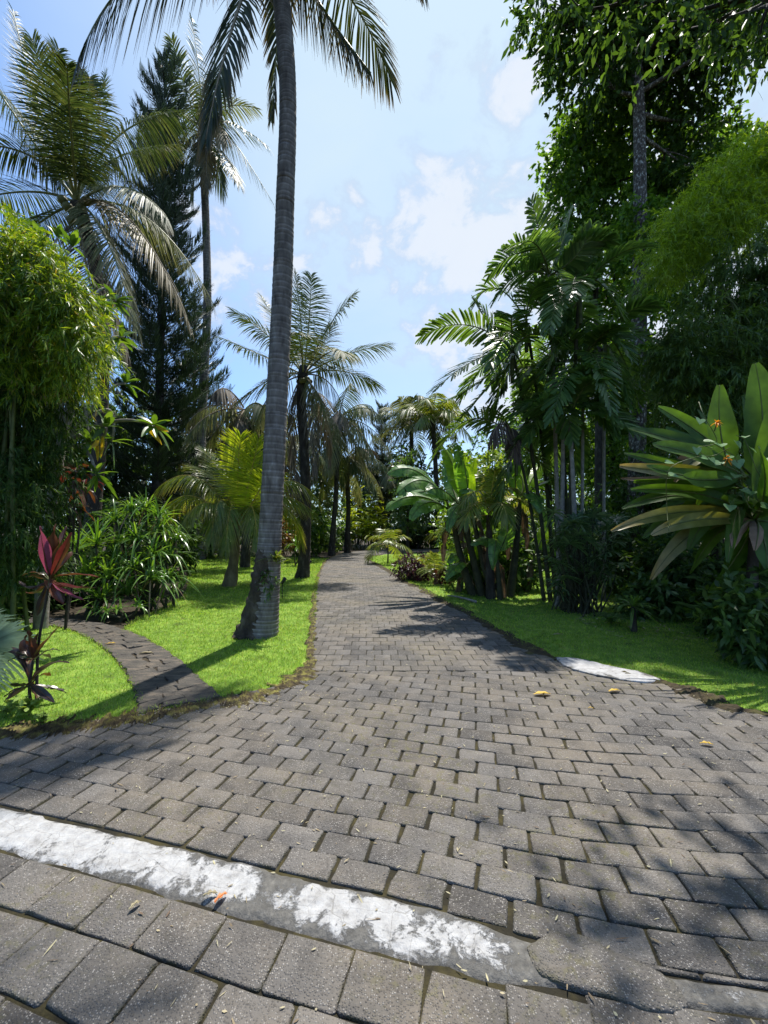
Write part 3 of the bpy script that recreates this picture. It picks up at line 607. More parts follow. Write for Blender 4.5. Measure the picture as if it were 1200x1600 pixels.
# the worn painted strip across the drive
def strip():
    mb = MB(); n, w = 220, 16
    xs = np.linspace(-3.4, 3.2, n); s = np.linspace(-1, 1, w + 1)
    sl = np.gradient(strip_y(xs), xs); nx, ny = -sl / np.hypot(1, sl), 1 / np.hypot(1, sl)
    e0 = strip_w(xs) * (1 + .10 * np.convolve(rng.standard_normal(n), np.ones(5) / 5, 'same')); e1 = strip_w(xs) * (1 + .12 * np.convolve(rng.standard_normal(n), np.ones(5) / 5, 'same'))
    off = np.where(s[None] < 0, s[None] * e0[:, None], s[None] * e1[:, None])
    X = xs[:, None] + nx[:, None] * off; Y = strip_y(xs)[:, None] + ny[:, None] * off
    lump = np.convolve(rng.standard_normal(n), np.ones(7) / 7, 'same')[:, None] * .004
    Z = -.016 + .019 * (1 - np.abs(s) ** 6)[None] + lump + rng.normal(0, .0016, (n, w + 1))
    i = np.arange(n - 1)[:, None] * (w + 1); j = np.arange(w)[None]
    q = np.stack((i + j, i + j + 1, i + w + 2 + j, i + w + 1 + j), -1).reshape(-1, 4)
    pa = np.interp(xs, [-3, -1.7, -.9, -.62, -.5, -.3, .1, .42, .52, 1.0, 2], [.74, .73, .71, .66, .50, .67, .64, .58, .48, .50, .46])
    A = pa[:, None] - .24 * np.abs(s)[None] ** 3 + 0 * X + np.convolve(rng.standard_normal(n), np.ones(3) / 3, 'same')[:, None] * .03
    mb.add(np.stack((X, Y, Z), -1), quads=q, att=A.ravel())
    return tag(mb.build('painted_strip', M['paint']), 'worn white painted concrete strip across the drive', None, None, 'structure')
strip()
def blob_slab(name, pts, z, mat, label, rag=.02, th=.03, dome=.004, nn=70):
    c = smooth2(np.vstack((pts, pts[:1])), nn)[:-1]; n = len(c); c = c + rng.normal(0, rag * .25, c.shape); cc = c.mean(0); mb = MB()
    rings = [(1.0, -th), (1.0, -.006), (.97, 0), (.8, dome * .6), (.5, dome), (.2, dome)]
    v = np.vstack([np.c_[cc + (c - cc) * k, np.full(n, z + h) + rng.normal(0, .0012, n)] for k, h in rings])
    i = np.arange(n); j = (i + 1) % n
    q = np.vstack([np.stack((k * n + i, k * n + j, (k + 1) * n + j, (k + 1) * n + i), -1) for k in range(len(rings) - 1)])
    mb.add(v, quads=q, ngons=[list((len(rings) - 1) * n + i)], att=np.repeat([.6, .5, .3, .1, .0, .0] if mat is M['paver'] else [.5, .55, .62, .7, .72, .75], n))
    return tag(mb.build(name, mat), label, None, None, 'structure')
blob_slab('concrete_patch', gp((822, 1480), (860, 1460), (905, 1462), (960, 1490), (1020, 1515), (1062, 1545), (1070, 1580), (1010, 1578), (960, 1560), (900, 1545), (840, 1520)), .007, M['paver'], 'rough grey concrete patch at the strip end', rag=.006)
blob_slab('painted_kerb', gp((866, 1029), (905, 1031), (950, 1042), (1000, 1052), (1032, 1064), (1008, 1067), (960, 1062), (905, 1050), (880, 1040)), .019, M['paint'], 'white painted concrete edge beside the shaded lawn', nn=60)

# slate stepping path
def slate_path():
    mb = MB(); R_, L_ = smooth2(path_r, 26), smooth2(path_l, 26)
    for i in range(25):
        parts = 2 if i % 2 else 3; cuts = np.sort(np.r_[0, 1, (np.arange(1, parts) + rng.uniform(-.2, .2, parts - 1)) / parts])
        for a, b in zip(cuts[:-1], cuts[1:]):
            g_ = .004
            q = [L_[i] + (R_[i] - L_[i]) * (a + g_), L_[i] + (R_[i] - L_[i]) * (b - g_), L_[i + 1] + (R_[i + 1] - L_[i + 1]) * (b - g_ + rng.normal(0, .02)), L_[i + 1] + (R_[i + 1] - L_[i + 1]) * (a + g_ + rng.normal(0, .02))]
            q = np.array(q); c = q.mean(0); q = c + (q - c) * rng.uniform(.965, .995)
            sub = np.vstack([q[k] + (q[(k + 1) % 4] - q[k]) * t for k in range(4) for t in (0, .33, .66)]) + rng.normal(0, .008, (12, 2))
            h = .006 + rng.normal(0, .004); n = 12; tl = rng.normal(0, .02, 2)
            v = np.vstack([np.c_[c + (sub - c) * k, np.full(n, z) + ((sub - c) @ tl) * (z > 0)] for k, z in ((1, -.03), (1, h - .006), (.95, h))])
            ii = np.arange(n); jj = (ii + 1) % n
            qq = np.vstack([np.stack((k * n + ii, k * n + jj, (k + 1) * n + jj, (k + 1) * n + ii), -1) for k in range(2)])
            mb.add(v, quads=qq, ngons=[list(2 * n + ii)], smooth=False)
    tag(mb.build('path', M['slate']), 'dark slate slab path curving left across the lawn', None, None, 'structure')
sheet('path_bed', path, -.010, M['soil'], 'soil under the slate slab path')
slate_path()

# mossy earth rims where the paving meets the lawn
def rim(name, line, w0, w1, mat, label, hgt=.018, zc=-.004):
    mb = MB(); c = smooth2(line, 260); T = nrm(np.gradient(c, axis=0)); Nn = np.c_[-T[:, 1], T[:, 0]]
    n, w = len(c), 10; s = np.linspace(-1, 1, w + 1)
    wa = np.broadcast_to(w0, n) * np.clip(1 + 1.1 * np.convolve(rng.standard_normal(n), np.ones(6) / 6, 'same'), .15, 2.2); wb = np.broadcast_to(w1, n) * np.clip(1 + 1.1 * np.convolve(rng.standard_normal(n), np.ones(6) / 6, 'same'), .15, 2.2)
    off = np.where(s[None] < 0, s[None] * wa[:, None], s[None] * wb[:, None])
    XY = c[:, None] + Nn[:, None] * off[..., None]
    Z = zc + hgt * (1 - s ** 2)[None] - .02 * (np.abs(s) ** 8)[None] + rng.normal(0, .0075, (n, w + 1))
    i = np.arange(n - 1)[:, None] * (w + 1); j = np.arange(w)[None]
    q = np.stack((i + j, i + j + 1, i + w + 2 + j, i + w + 1 + j), -1).reshape(-1, 4)
    mb.add(np.dstack((XY, Z[..., None])), quads=q)
    tag(mb.build(name, mat), label, None, None, 'structure')
rim('moss_edge', right_edge[1:46], .10, .16, M['mossdark'], 'dark mossy earth rim along the right lawn')
rim('moss_edge', left_edge[12:40], .05, .05, M['moss'], 'thin earth rim along the left lawn')
rim('moss_edge', np.vstack((gp((484, 1040), (462, 1062), (425, 1080), (380, 1092), (330, 1098), (270, 1112), (212, 1124)))), .12, .12, M['moss'], 'yellowish mossy earth at the foot of the slate path', .014)
rim('moss_edge', np.vstack((gp((212, 1124), (120, 1136), (50, 1144), (-60, 1150)))), .16, .10, M['moss'], 'yellow moss below the left grass patch', .016)

# grass: nobody could count the blades
def grass(name, poly, label, n, near=1.0):
    lo, hi = poly.min(0), poly.max(0)
    y = rng.uniform(math.log(max(lo[1], 2.4)), math.log(min(hi[1], 24)), n * 3); y = np.exp(y)
    x = rng.uniform(-1, 1, n * 3) * np.minimum(y * 1.05, 12); p = np.c_[x, y]
    p = p[(x > lo[0]) & (x < hi[0])]; p = p[pip(p, poly)]
    p = p[edge_dist(p, poly) > rng.uniform(-.01, .05, len(p))] if len(p) else p
    p = p[:n]; ln = np.vstack((poly, poly[:1])); sg = np.linalg.norm(np.diff(ln, axis=0), axis=1); cum = np.r_[0, np.cumsum(sg)]
    q = rng.uniform(0, cum[-1], int(cum[-1] * 260)); e = np.c_[np.interp(q, cum, ln[:, 0]), np.interp(q, cum, ln[:, 1])] + rng.normal(0, .022, (len(q), 2)); e = e[(e[:, 1] > 2.5) & (e[:, 1] < 13) & (np.abs(e[:, 0]) < e[:, 1] * 1.1)]
    ne = len(e); p = np.vstack((p, e)); m = len(p); d = p[:, 1]; sc = np.clip(d / 5.5, .75, 3.2)
    mb = MB(); D = np.c_[rng.normal(0, .5, (m, 2)), np.full(m, 1.0)]
    fld = .5 + .5 * np.sin(p[:, 0] * 2.1 + 1.3 * np.sin(p[:, 1] * 1.7)) * np.sin(p[:, 1] * 2.7 + p[:, 0])
    L = rng.uniform(.022, .055, m) * (.8 + .4 * fld) * np.sqrt(sc); 
    L[m - ne:] *= rng.uniform(.9, 1.7, ne)
    leaves(mb, np.c_[p, np.full(m, -.018)], D, np.c_[rng.standard_normal((m, 2)), np.zeros(m)], L, .006 * sc * rng.uniform(.7, 1.2, m), rng.uniform(.1, .5, m), 2, 'lance')
    return tag(mb.build(name, M['grass']), label, None, None, 'stuff')
grass('grass', lawn_main, 'short bright grass of the left lawn', 150000)
grass('grass', lawn_left, 'grass of the patch beside the slate path', 42000)
grass('grass', lawn_right, 'short grass of the right lawn', 120000)

# ------------------------------------------------------------------ palms
def palm_fronds(root, crown_at, specs, org):
    """specs: list of dicts a,m,b + frond() keywords + mats; each frond is a part."""
    for sp in specs:
        sp = dict(sp); mats = sp.pop('mats'); a = sp.pop('a', crown_at); lab = sp.pop('label', None)
        mb = MB(); frond(mb, a, sp.pop('m'), sp.pop('b'), **sp)
        tag(mb.build('frond', mats, root, org), lab)
def rand_specs(c, n, length, mats, el=(-10, 75), az=(0, 360), sag=.45, **kw):
    out = []
    for i in range(n):
        a = math.radians(az[0] + (az[1] - az[0]) * ((i + rng.uniform(.1, .9)) / n)); f = ((i * .618034) % 1); e = math.radians(el[0] + (el[1] - el[0]) * f)
        L = length * rng.uniform(.85, 1.1); d = sdir(a, e)
        sg = sag * (1.15 - math.sin(max(e, 0)) * .55) * rng.uniform(.8, 1.2)
        m = c + d * L * .52 - UP * L * sg * .12; b = c + d * L * .9 - UP * L * sg * .75
        kk = dict(kw); kk['mats'] = mats[int(rng.integers(len(mats)))] if isinstance(mats[0], (list, tuple)) else mats
        out.append(dict(m=m, b=b, a=c + d * .12, roll=rng.normal(0, .25), **kk))
    return out
def px3(c, mid, tip, dm, db, d0): return dict(m=P(mid[0], mid[1], d0 + dm), b=P(tip[0], tip[1], d0 + db))
def palm_trunk(root, pts, rads, org, mat, ring=.105, ns=16, n=None, lump=.008):
    c0 = spline(pts, 60); L = np.linalg.norm(np.diff(c0, axis=0), axis=1).sum(); rings = max(6, int(L / ring)); n = rings * 4 + 1
    tj = np.linspace(0, 1, n); tj[1:-1] += np.repeat(rng.normal(0, .22, n // 4 + 1), 4)[:n - 2] / (n / 4); tj = np.sort(tj)
    cs = spline(pts, 400); c = np.stack([np.interp(tj, np.linspace(0, 1, 400), cs[:, k]) for k in range(3)], 1); r = np.interp(np.linspace(0, len(rads) - 1, n), np.arange(len(rads)), rads)
    c = c + 0; ph = (np.arange(n) + 0) % 4; saw = np.array([-.016, .002, .010, .020])[ph]
    att = np.array([0., .5, .75, 1.0])[ph]
    mb = MB(); tube(mb, c, r * (1 + saw) , ns, 0, att, lump)
    return mb.build('trunk', mat, root, org)

def main_palm():
    d0 = G(402, 990)[1]; org = G(402, 990); org[2] = -.02
    r = thing('coconut_palm', 'tall grey ringed coconut palm standing on the lawn edge nearest the drive', 'palm tree', org)
    pl = [(407, 994), (414, 930), (420, 870), (424, 800), (429, 700), (434, 600), (439, 500), (443, 400), (446, 300), (449.5, 200), (449, 120), (444, 50), (440, 0), (436, -60), (433, -120)]
    pts = [P(x, y, d0) for x, y in pl]; pts[0][2] = -.05
    k = d0 / F
    palm_trunk(r, pts, [w * k / 2 for w in (54, 44, 37, 34.5, 34, 33, 32, 30.5, 29, 27.5, 27, 28, 28, 30, 24)], org, M['palmbark'], .078, 22, lump=.006)
    # dark root mass up the left side of the foot
    mb = MB(); c = np.array([P(x, y, d0 - .045) for x, y in ((394, 1000), (401, 960), (409, 920), (414, 880), (417, 840))]); c[0][2] = -.04
    tube(mb, spline(c, 40), np.interp(np.linspace(0, 1, 40), [0, .12, .5, .8, 1], [.265, .20, .165, .145, .06]) * 1.0, 22, 0, 0, .075)
    for i in range(9):
        a = rng.uniform(0, 6.28); q = org + np.array((math.cos(a) * .26 - .08, math.sin(a) * .26, 0))
        tube(mb, bez(q, (q + c[1]) / 2 - UP * .02 + rng.normal(0, .02, 3), c[1] + rng.normal(0, .05, 3), 10), np.linspace(.035, .02, 10), 6, 0, 0, .08)
    mb.build('root_mass', M['rootbark'], r, org)
    C = P(432, -130, d0)
    # the fronds the picture shows, then the rest of the crown above the frame
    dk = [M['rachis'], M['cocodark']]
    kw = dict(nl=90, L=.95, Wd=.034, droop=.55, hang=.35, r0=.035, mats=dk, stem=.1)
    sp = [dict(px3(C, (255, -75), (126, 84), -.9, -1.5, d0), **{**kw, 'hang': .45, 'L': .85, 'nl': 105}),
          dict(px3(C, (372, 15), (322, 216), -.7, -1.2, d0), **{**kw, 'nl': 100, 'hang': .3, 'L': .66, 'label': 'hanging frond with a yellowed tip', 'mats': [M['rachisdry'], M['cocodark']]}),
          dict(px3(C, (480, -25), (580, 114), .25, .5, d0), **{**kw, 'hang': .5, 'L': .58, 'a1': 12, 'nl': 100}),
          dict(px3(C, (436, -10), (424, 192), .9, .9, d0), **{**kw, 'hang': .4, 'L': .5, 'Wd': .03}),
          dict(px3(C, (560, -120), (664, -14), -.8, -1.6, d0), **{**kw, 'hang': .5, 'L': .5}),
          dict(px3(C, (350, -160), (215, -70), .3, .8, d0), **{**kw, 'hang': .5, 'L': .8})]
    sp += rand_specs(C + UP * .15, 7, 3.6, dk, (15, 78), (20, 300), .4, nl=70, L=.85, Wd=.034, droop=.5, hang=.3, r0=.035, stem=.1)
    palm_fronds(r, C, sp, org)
    # yellowing leaflets below the hanging frond
    # epiphyte fern on the foot of the trunk
    e = P(432, 874, d0 - .16); f = thing('epiphyte_fern', 'tuft of yellow green fern growing on the grey trunk above its dark roots', 'fern', e)
    for lab, n, mat, dz in (('leaf', 46, M['fern'], 1.0),):
        mb = MB(); a = rng.uniform(0, 2 * np.pi, n); el = rng.uniform(.15, 1.3, n)
        D = np.stack((np.cos(a) * np.cos(el), -np.abs(np.sin(a)) * np.cos(el) * .9 - .1, np.sin(el)), -1)
        leaves(mb, e + rng.normal(0, .035, (n, 3)), D, np.cross(D, UP + rng.normal(0, .2, (n, 3))), rng.uniform(.10, .27, n), rng.uniform(.018, .034, n), .35, 5, 'strap', .2)
        mb.build('foliage', mat, f, e)
    mb = MB(); crown(mb, [(P(416, 912, d0 - .14), (.09, .06, .2))], 34, 6, .10, .022, .05, .6, .3)
    n = 30; mb.build('root_fern', M['hedge'], f, e)
main_palm()

def lamp(px, py, dx, label, d=None, yaw=.5):
    o = G(px, py); t = thing('garden_spotlight', label, 'garden lamp', o, 'black spotlights on the lawn')
    h = dx
    mb = MB(); tube(mb, [o - UP * .05, o + UP * h], .007, 6); mb.build('stake', M['metal'], t, o)
    mb = MB(); a = o + UP * (h - .01); dv = nrm(np.array((math.sin(yaw), .25, .75)))
    c = np.array([a - dv * .03, a - dv * .028, a + dv * .05, a + dv * .11, a + dv * .115]); tube(mb, c, [.015, .034, .04, .047, .044], 12)
    mb.build('lamp_head', M['metal'], t, o)
    mb = MB(); tube(mb, [a + dv * .1145, a + dv * .1175], .036, 12); mb.build('lens', M['glass'], t, o)
lamp(441, 935, .36, 'black spotlight on a stake right beside the grey palm foot')
lamp(483, 893, .30, 'small black spotlight beside the second palm trunk at the drive edge')

def young_palm():
    o = G(360, 915); d = o[1]; t = thing('coconut_palm', 'young bright yellow green coconut palm with a short stout stem on the lawn', 'palm tree', o)
    k = d / F
    pts = [P(x, y, d) for x, y in ((358, 918), (364, 885), (368, 850), (370, 815))]; pts[0][2] = -.04
    palm_trunk(t, pts, [.21, .135, .115, .08], o, M['youngbark'], .16, 14, lump=.03)
    C = P(372, 822, d)
    mats = [M['rachisyellow'], M['young']]; ms = [M['rachisyellow'], M['youngside']]
    kw = dict(nl=64, L=.78, Wd=.036, droop=.22, r0=.026, stem=.24, mats=mats, hang=.03)
    S = [(378, 740, 352, 672, .3, .3, {}), (390, 748, 404, 688, -.2, -.4, {}), (372, 735, 376, 682, -.3, -.6, {}), (398, 760, 430, 700, .2, .5, {}),
         (402, 772, 418, 740, -.7, -1.2, {'L': .8}), (355, 760, 318, 702, .4, .8, {'mats': ms}), (340, 750, 300, 735, .2, .6, {'mats': ms})]
    sp = [dict(px3(C, (a, b), (c, e), f, g, d), **{**kw, **q}) for a, b, c, e, f, g, q in S]
    kd = dict(nl=66, L=.62, Wd=.028, droop=.6, hang=.28, r0=.024, stem=.2, mats=ms)
    S = [(312, 748, 247, 762, -.3, -.7), (325, 785, 285, 822, -.5, -1.0), (345, 782, 330, 845, -.5, -.9), (392, 790, 402, 850, -.4, -.7), (362, 790, 352, 862, -.6, -.9), (440, 752, 502, 788, .2, .5), (430, 775, 497, 806, .1, .3), 
         (300, 775, 265, 800, .3, .5), (440, 790, 470, 850, .6, 1.2), (350, 760, 322, 800, 1.0, 1.9), (400, 760, 440, 800, 1.1, 2.0)]
    sp += [dict(px3(C, (a, b), (c, e), f, g, d), **kd) for a, b, c, e, f, g in S]
    palm_fronds(t, C, sp, o)
young_palm()

def second_palm():
    o = G(474, 902); d = o[1]; t = thing('coconut_palm', 'dark trunked coconut palm beside the drive with old grey fronds hanging', 'palm tree', o)
    pts = [P(x, y, d) for x, y in ((472, 904), (475, 880), (478, 800), (477, 740), (474, 680), (471, 630), (473, 590), (474, 572))]; pts[0][2] = -.04
    palm_trunk(t, pts, [.25, .19, .165, .16, .155, .15, .17, .12], o, M['darkbark'], .12, 14, lump=.015)
    C = P(474, 586, d)
    g = [M['rachis'], M['coco']]; old = [M['rachisdry'], M['cocogrey']]; dead = [M['rachisdry'], M['cocodead']]
    kw = dict(nl=66, L=.95, Wd=.036, droop=.4, hang=.08, r0=.032, stem=.16, mats=g)
    S = [(470, 505, 462, 428, .2, .3, g), (483, 500, 486, 430, -.4, -.6, g), (515, 508, 553, 462, .2, .4, g), (440, 520, 408, 462, .5, .9, g), (425, 530, 366, 488, -.4, -.8, g), (420, 560, 345, 528, .4, .8, g),
         (540, 555, 608, 538, .3, .5, g), (515, 550, 540, 555, -1.0, -1.8, old), (535, 580, 588, 604, .3, .8, g), (430, 590, 372, 628, -.4, -.8, old), (455, 545, 440, 500, 1.2, 2.2, g), (500, 545, 520, 505, 1.2, 2.0, g), (470, 540, 465, 520, -1.3, -2.3, g)]
    sp = [dict(px3(C, (a, b), (c, e), f, q, d), **{**kw, 'mats': mt}) for a, b, c, e, f, q, mt in S]
    kh = dict(nl=46, L=.7, Wd=.03, droop=.5, hang=.6, r0=.028, stem=.15, mats=old)
    S = [(520, 605, 548, 685, .1, .1, old), (500, 620, 540, 690, -.6, -.9, old), (450, 640, 430, 740, -.2, -.3, dead), (488, 640, 492, 740, -.5, -.6, dead), (460, 645, 457, 730, .4, .4, dead), (505, 640, 515, 720, .7, .9, dead), (420, 620, 395, 690, .4, .6, old)]
    sp += [dict(px3(C, (a, b), (c, e), f, q, d), **{**kh, 'mats': mt}) for a, b, c, e, f, q, mt in S]
    palm_fronds(t, C, sp, o)
    for i in range(7):
        a = rng.uniform(0, 6.28); q = C + np.array((math.cos(a) * .22, math.sin(a) * .22, -.12 - rng.uniform(0, .15)))
        mb = MB(); tube(mb, q + np.outer(np.linspace(-.09, .09, 7), (0, 0, 1)), np.array([.02, .065, .085, .09, .08, .055, .01]), 8); mb.build('coconut', M['coconut'], t, o)
second_palm()

def left_palm():
    d = 12.5; o = np.array((P(140, 700, d)[0], d, -.02)); t = thing('coconut_palm', 'big coconut palm with coconuts rising behind the bamboo at left', 'palm tree', o)
    pts = [P(x, y, d) for x, y in ((140, 910), (150, 760), (160, 620), (160, 500), (145, 400), (126, 335), (118, 318))]; pts[0] = o
    palm_trunk(t, pts, [.26, .19, .17, .16, .17, .22, .16], o, M['darkbark'], .13, 14)
    C = P(120, 318, d); g = [M['rachis'], M['coco']]; old = [M['rachis'], M['cocogrey']]; br = [M['rachisdry'], M['cocobrown']]
    kw = dict(nl=105, L=1.05, Wd=.034, droop=.4, hang=.12, r0=.05, stem=.14, mats=g)
    S = [(62, 170, 20, 15, .5, .8, g), (30, 190, -60, 60, -.8, -1.4, g), (90, 185, 92, 75, -.8, -1.2, g), (118, 200, 128, 108, .5, .8, g), (85, 190, 50, 60, -1.5, -2.4, g), (142, 215, 165, 115, .8, 1.3, g), (110, 190, 105, 100, -1.8, -3, g), (135, 200, 140, 120, -1.2, -1.6, g),
         (40, 240, -70, 235, -.6, -1, g), (30, 300, -90, 330, .3, .5, g), (60, 215, -20, 120, .8, 1.4, g)]
    sp = [dict(px3(C, (a, b), (c, e), f, q, d), **{**kw, 'mats': mt}) for a, b, c, e, f, q, mt in S]
    ka = dict(nl=105, L=1.0, Wd=.034, droop=.55, hang=.35, r0=.045, stem=.12)
    S = [(195, 205, 318, 172, .3, .8, g), (190, 292, 262, 340, -.8, -1.6, g), (175, 250, 285, 225, 1.0, 2.0, g), (205, 345, 298, 510, -.5, -.9, br), (235, 345, 335, 478, .5, 1, old), (165, 370, 215, 520, -.9, -1.4, old), (150, 420, 190, 545, .4, .4, old), (140, 440, 168, 560, -.6, -.8, [M['rachisdry'], M['cocodead']]), (165, 430, 200, 560, .8, 1, [M['rachisdry'], M['cocodead']]), (60, 350, -10, 420, .5, .6, g)]
    sp += [dict(px3(C, (a, b), (c, e), f, q, d), mats=mt, **ka, **({'label': 'drooping frond turning brown at its tip'} if mt is br else {})) for a, b, c, e, f, q, mt in S]
    palm_fronds(t, C, sp, o)
    for i, (x, y) in enumerate(((106, 323), (117, 334), (128, 324), (112, 344), (98, 312), (135, 314), (125, 345))):
        q = P(x, y, d - .45 + .1 * (i % 3)); mb = MB(); tube(mb, q + np.outer(np.linspace(-.15, .15, 9), (0.1, 0, 1)), np.array([.02, .08, .12, .14, .145, .135, .11, .07, .01]), 10); mb.build('coconut', M['coconut'], t, o)
    mb = MB()
    for i in range(60): 
        q = P(146 + rng.normal(0, 9), 314 + rng.normal(0, 7), d - .5); leaves(mb, [q], rdir(1), rdir(1), .2, .03, .3, 1)
    mb.build('flower_stalk', M['cocobrown'], t, o)
left_palm()

def tall_back_palm():
    d = 21.; o = np.array((P(316, 700, d)[0], d, -.02)); t = thing('coconut_palm', 'slim tall coconut palm rising right of the dark conifer', 'palm tree', o)
    pts = [P(x, y, d) for x, y in ((310, 880), (312, 740), (318, 600), (324, 480), (322, 360), (318, 260), (316, 215))]; pts[0] = o
    palm_trunk(t, pts, [.3, .24, .22, .2, .19, .19, .22], o, M['palmbark'], .16, 12)
    C = P(317, 212, d); g = [M['rachis'], M['coco']]; old = [M['rachis'], M['cocogrey']]
    kw = dict(nl=60, L=1.15, Wd=.06, droop=.4, hang=.2, r0=.05, stem=.12, mats=g)
    S = [(312, 130, 300, 28, 0, .2), (290, 140, 268, 60, -1, -2), (328, 135, 345, 60, .6, 1), (340, 170, 402, 170, .3, .8), (350, 205, 428, 320, .4, .6), (280, 180, 222, 190, .3, .4), (345, 235, 375, 290, -1, -2), (290, 225, 260, 300, -.6, -1), (300, 150, 285, 85, 1.5, 3), (330, 160, 352, 110, -1.5, -3), (268, 205, 215, 260, 1, 1.5), (335, 245, 350, 305, 1, 1.5), (310, 245, 300, 310, -.5, -.6), (350, 190, 420, 230, -1, -2)]
    sp = [dict(px3(C, (a, b), (c, e), f, q, d), **kw) for a, b, c, e, f, q in S]
    for i in (4, 7, 11, 12): sp[i]['hang'] = .4
    for i in (3, 12): sp[i]['mats'] = old
    sp.append(dict(px3(C, (322, 235), (322, 290), -1., -1.4, d), **{**kw, 'mats': [M['rachisdry'], M['cocobrown']], 'hang': .5, 'label': 'yellow brown frond hanging by the trunk'}))
    sp.append(dict(px3(C, (338, 190), (345, 225), -1.2, -2.4, d), **{**kw, 'mats': [M['rachisdry'], M['cocobrown']], 'hang': .4, 'label': 'yellow brown frond by the trunk'}))
    palm_fronds(t, C, sp, o)
tall_back_palm()

def far_palm(base, crn, d, length, label, n=20, mats=None, r=.17, lean=None, el=(-45, 75), hang=.3, bark='darkbark', nl=40, Wd=.06):
    o = np.array((P(base[0], 800, d)[0], d, -.02)); t = thing('coconut_palm', label, 'palm tree', o)
    C = P(crn[0], crn[1], d); mid = lean if lean is not None else (o + C) / 2 + np.array((.1, 0, 0))
    palm_trunk(t, [o, mid * .5 + o * .5, mid, C], [r * 1.5, r, r * .9, r * .95], o, M[bark], .2, 10)
    palm_fronds(t, C, rand_specs(C, n, length, mats or [[M['rachis'], M['coco']], [M['rachisdry'], M['cocogrey']]], el, (0, 360), .55, nl=nl, L=length * .3, Wd=Wd, droop=.5, hang=hang, r0=.04, stem=.12), o)
G1 = [[M['rachisdry'], M['cocogrey']], [M['rachis'], M['coco']], [M['rachis'], M['coco']], [M['rachisdry'], M['cocogrey']], [M['rachisdry'], M['cocodead']]]
far_palm((384, 890), (383, 640), 16.5, 2.6, 'short coconut palm with limp grey fronds behind the young yellow palm', 16, G1, .14, None, (-70, 35), .5)
far_palm((518, 870), (528, 655), 24, 3.4, 'coconut palm with a shaggy dark crown behind the drive bend, left one of the pair', 20, G1, .15, None, (-60, 60), .45)
far_palm((543, 866), (541, 716), 27, 3.0, 'low coconut palm with arching tan fronds over the yellow ginger', 16, G1, .17, None, (-25, 45), .45)
far_palm((585, 862), (600, 742), 41, 4.4, 'far coconut palm with tan fronds arching toward the banana leaves', 16, G1, .18, None, (-20, 60), .4, nl=34, Wd=.09)
far_palm((640, 860), (643, 668), 37, 4.6, 'far coconut palm whose upright fronds top the trees behind the bananas', 18, None, .2, None, (0, 80), .15, nl=36, Wd=.09)
far_palm((684, 858), (676, 655), 33, 4.0, 'pale green coconut palm crown left of the dark areca fronds', 18, [[M['rachis'], M['youngside']], [M['rachis'], M['coco']]], .2, None, (-10, 70), .35, nl=36, Wd=.09)
far_palm((430, 872), (440, 700), 22, 3.2, 'coconut palm hidden behind the grey ringed trunk', 14, G1, .16, None, (-40, 60), .4)
far_palm((330, 868), (350, 690), 25, 3.6, 'dim coconut palm between the dark conifer and the young yellow palm', 14, G1, .16, None, (-45, 60), .45)

def small_palm(px, py, h, label, mats, n=9, length=.9, stemmat='darkstem', r=.03, el=(5, 75)):
    o = G(px, py); t = thing('coconut_palm', label, 'palm tree', o); C = o + UP * h
    mb = MB(); tube(mb, [o - UP * .04, o + UP * h * .5 + np.array((.01, 0, 0)), C], [r * 1.3, r, r * .9], 8, 0, 0, .03); mb.build('trunk', M[stemmat], t, o)
    palm_fronds(t, C, rand_specs(C, n, length, mats, el, (0, 360), .5, nl=26, L=length * .42, Wd=.035, droop=.4, hang=.1, r0=.014, stem=.2), o)
small_palm(606, 880, .85, 'small young palm on a thin stem in the lawn inside the bend', [M['rachisyellow'], M['youngside']], 9, 1.25, el=(-10, 70))
small_palm(680, 912, .15, 'tiny upright palm seedling right of the purple shrub', [M['rachis'], M['youngside']], 6, 1.0, 'stem', .03, (40, 85))

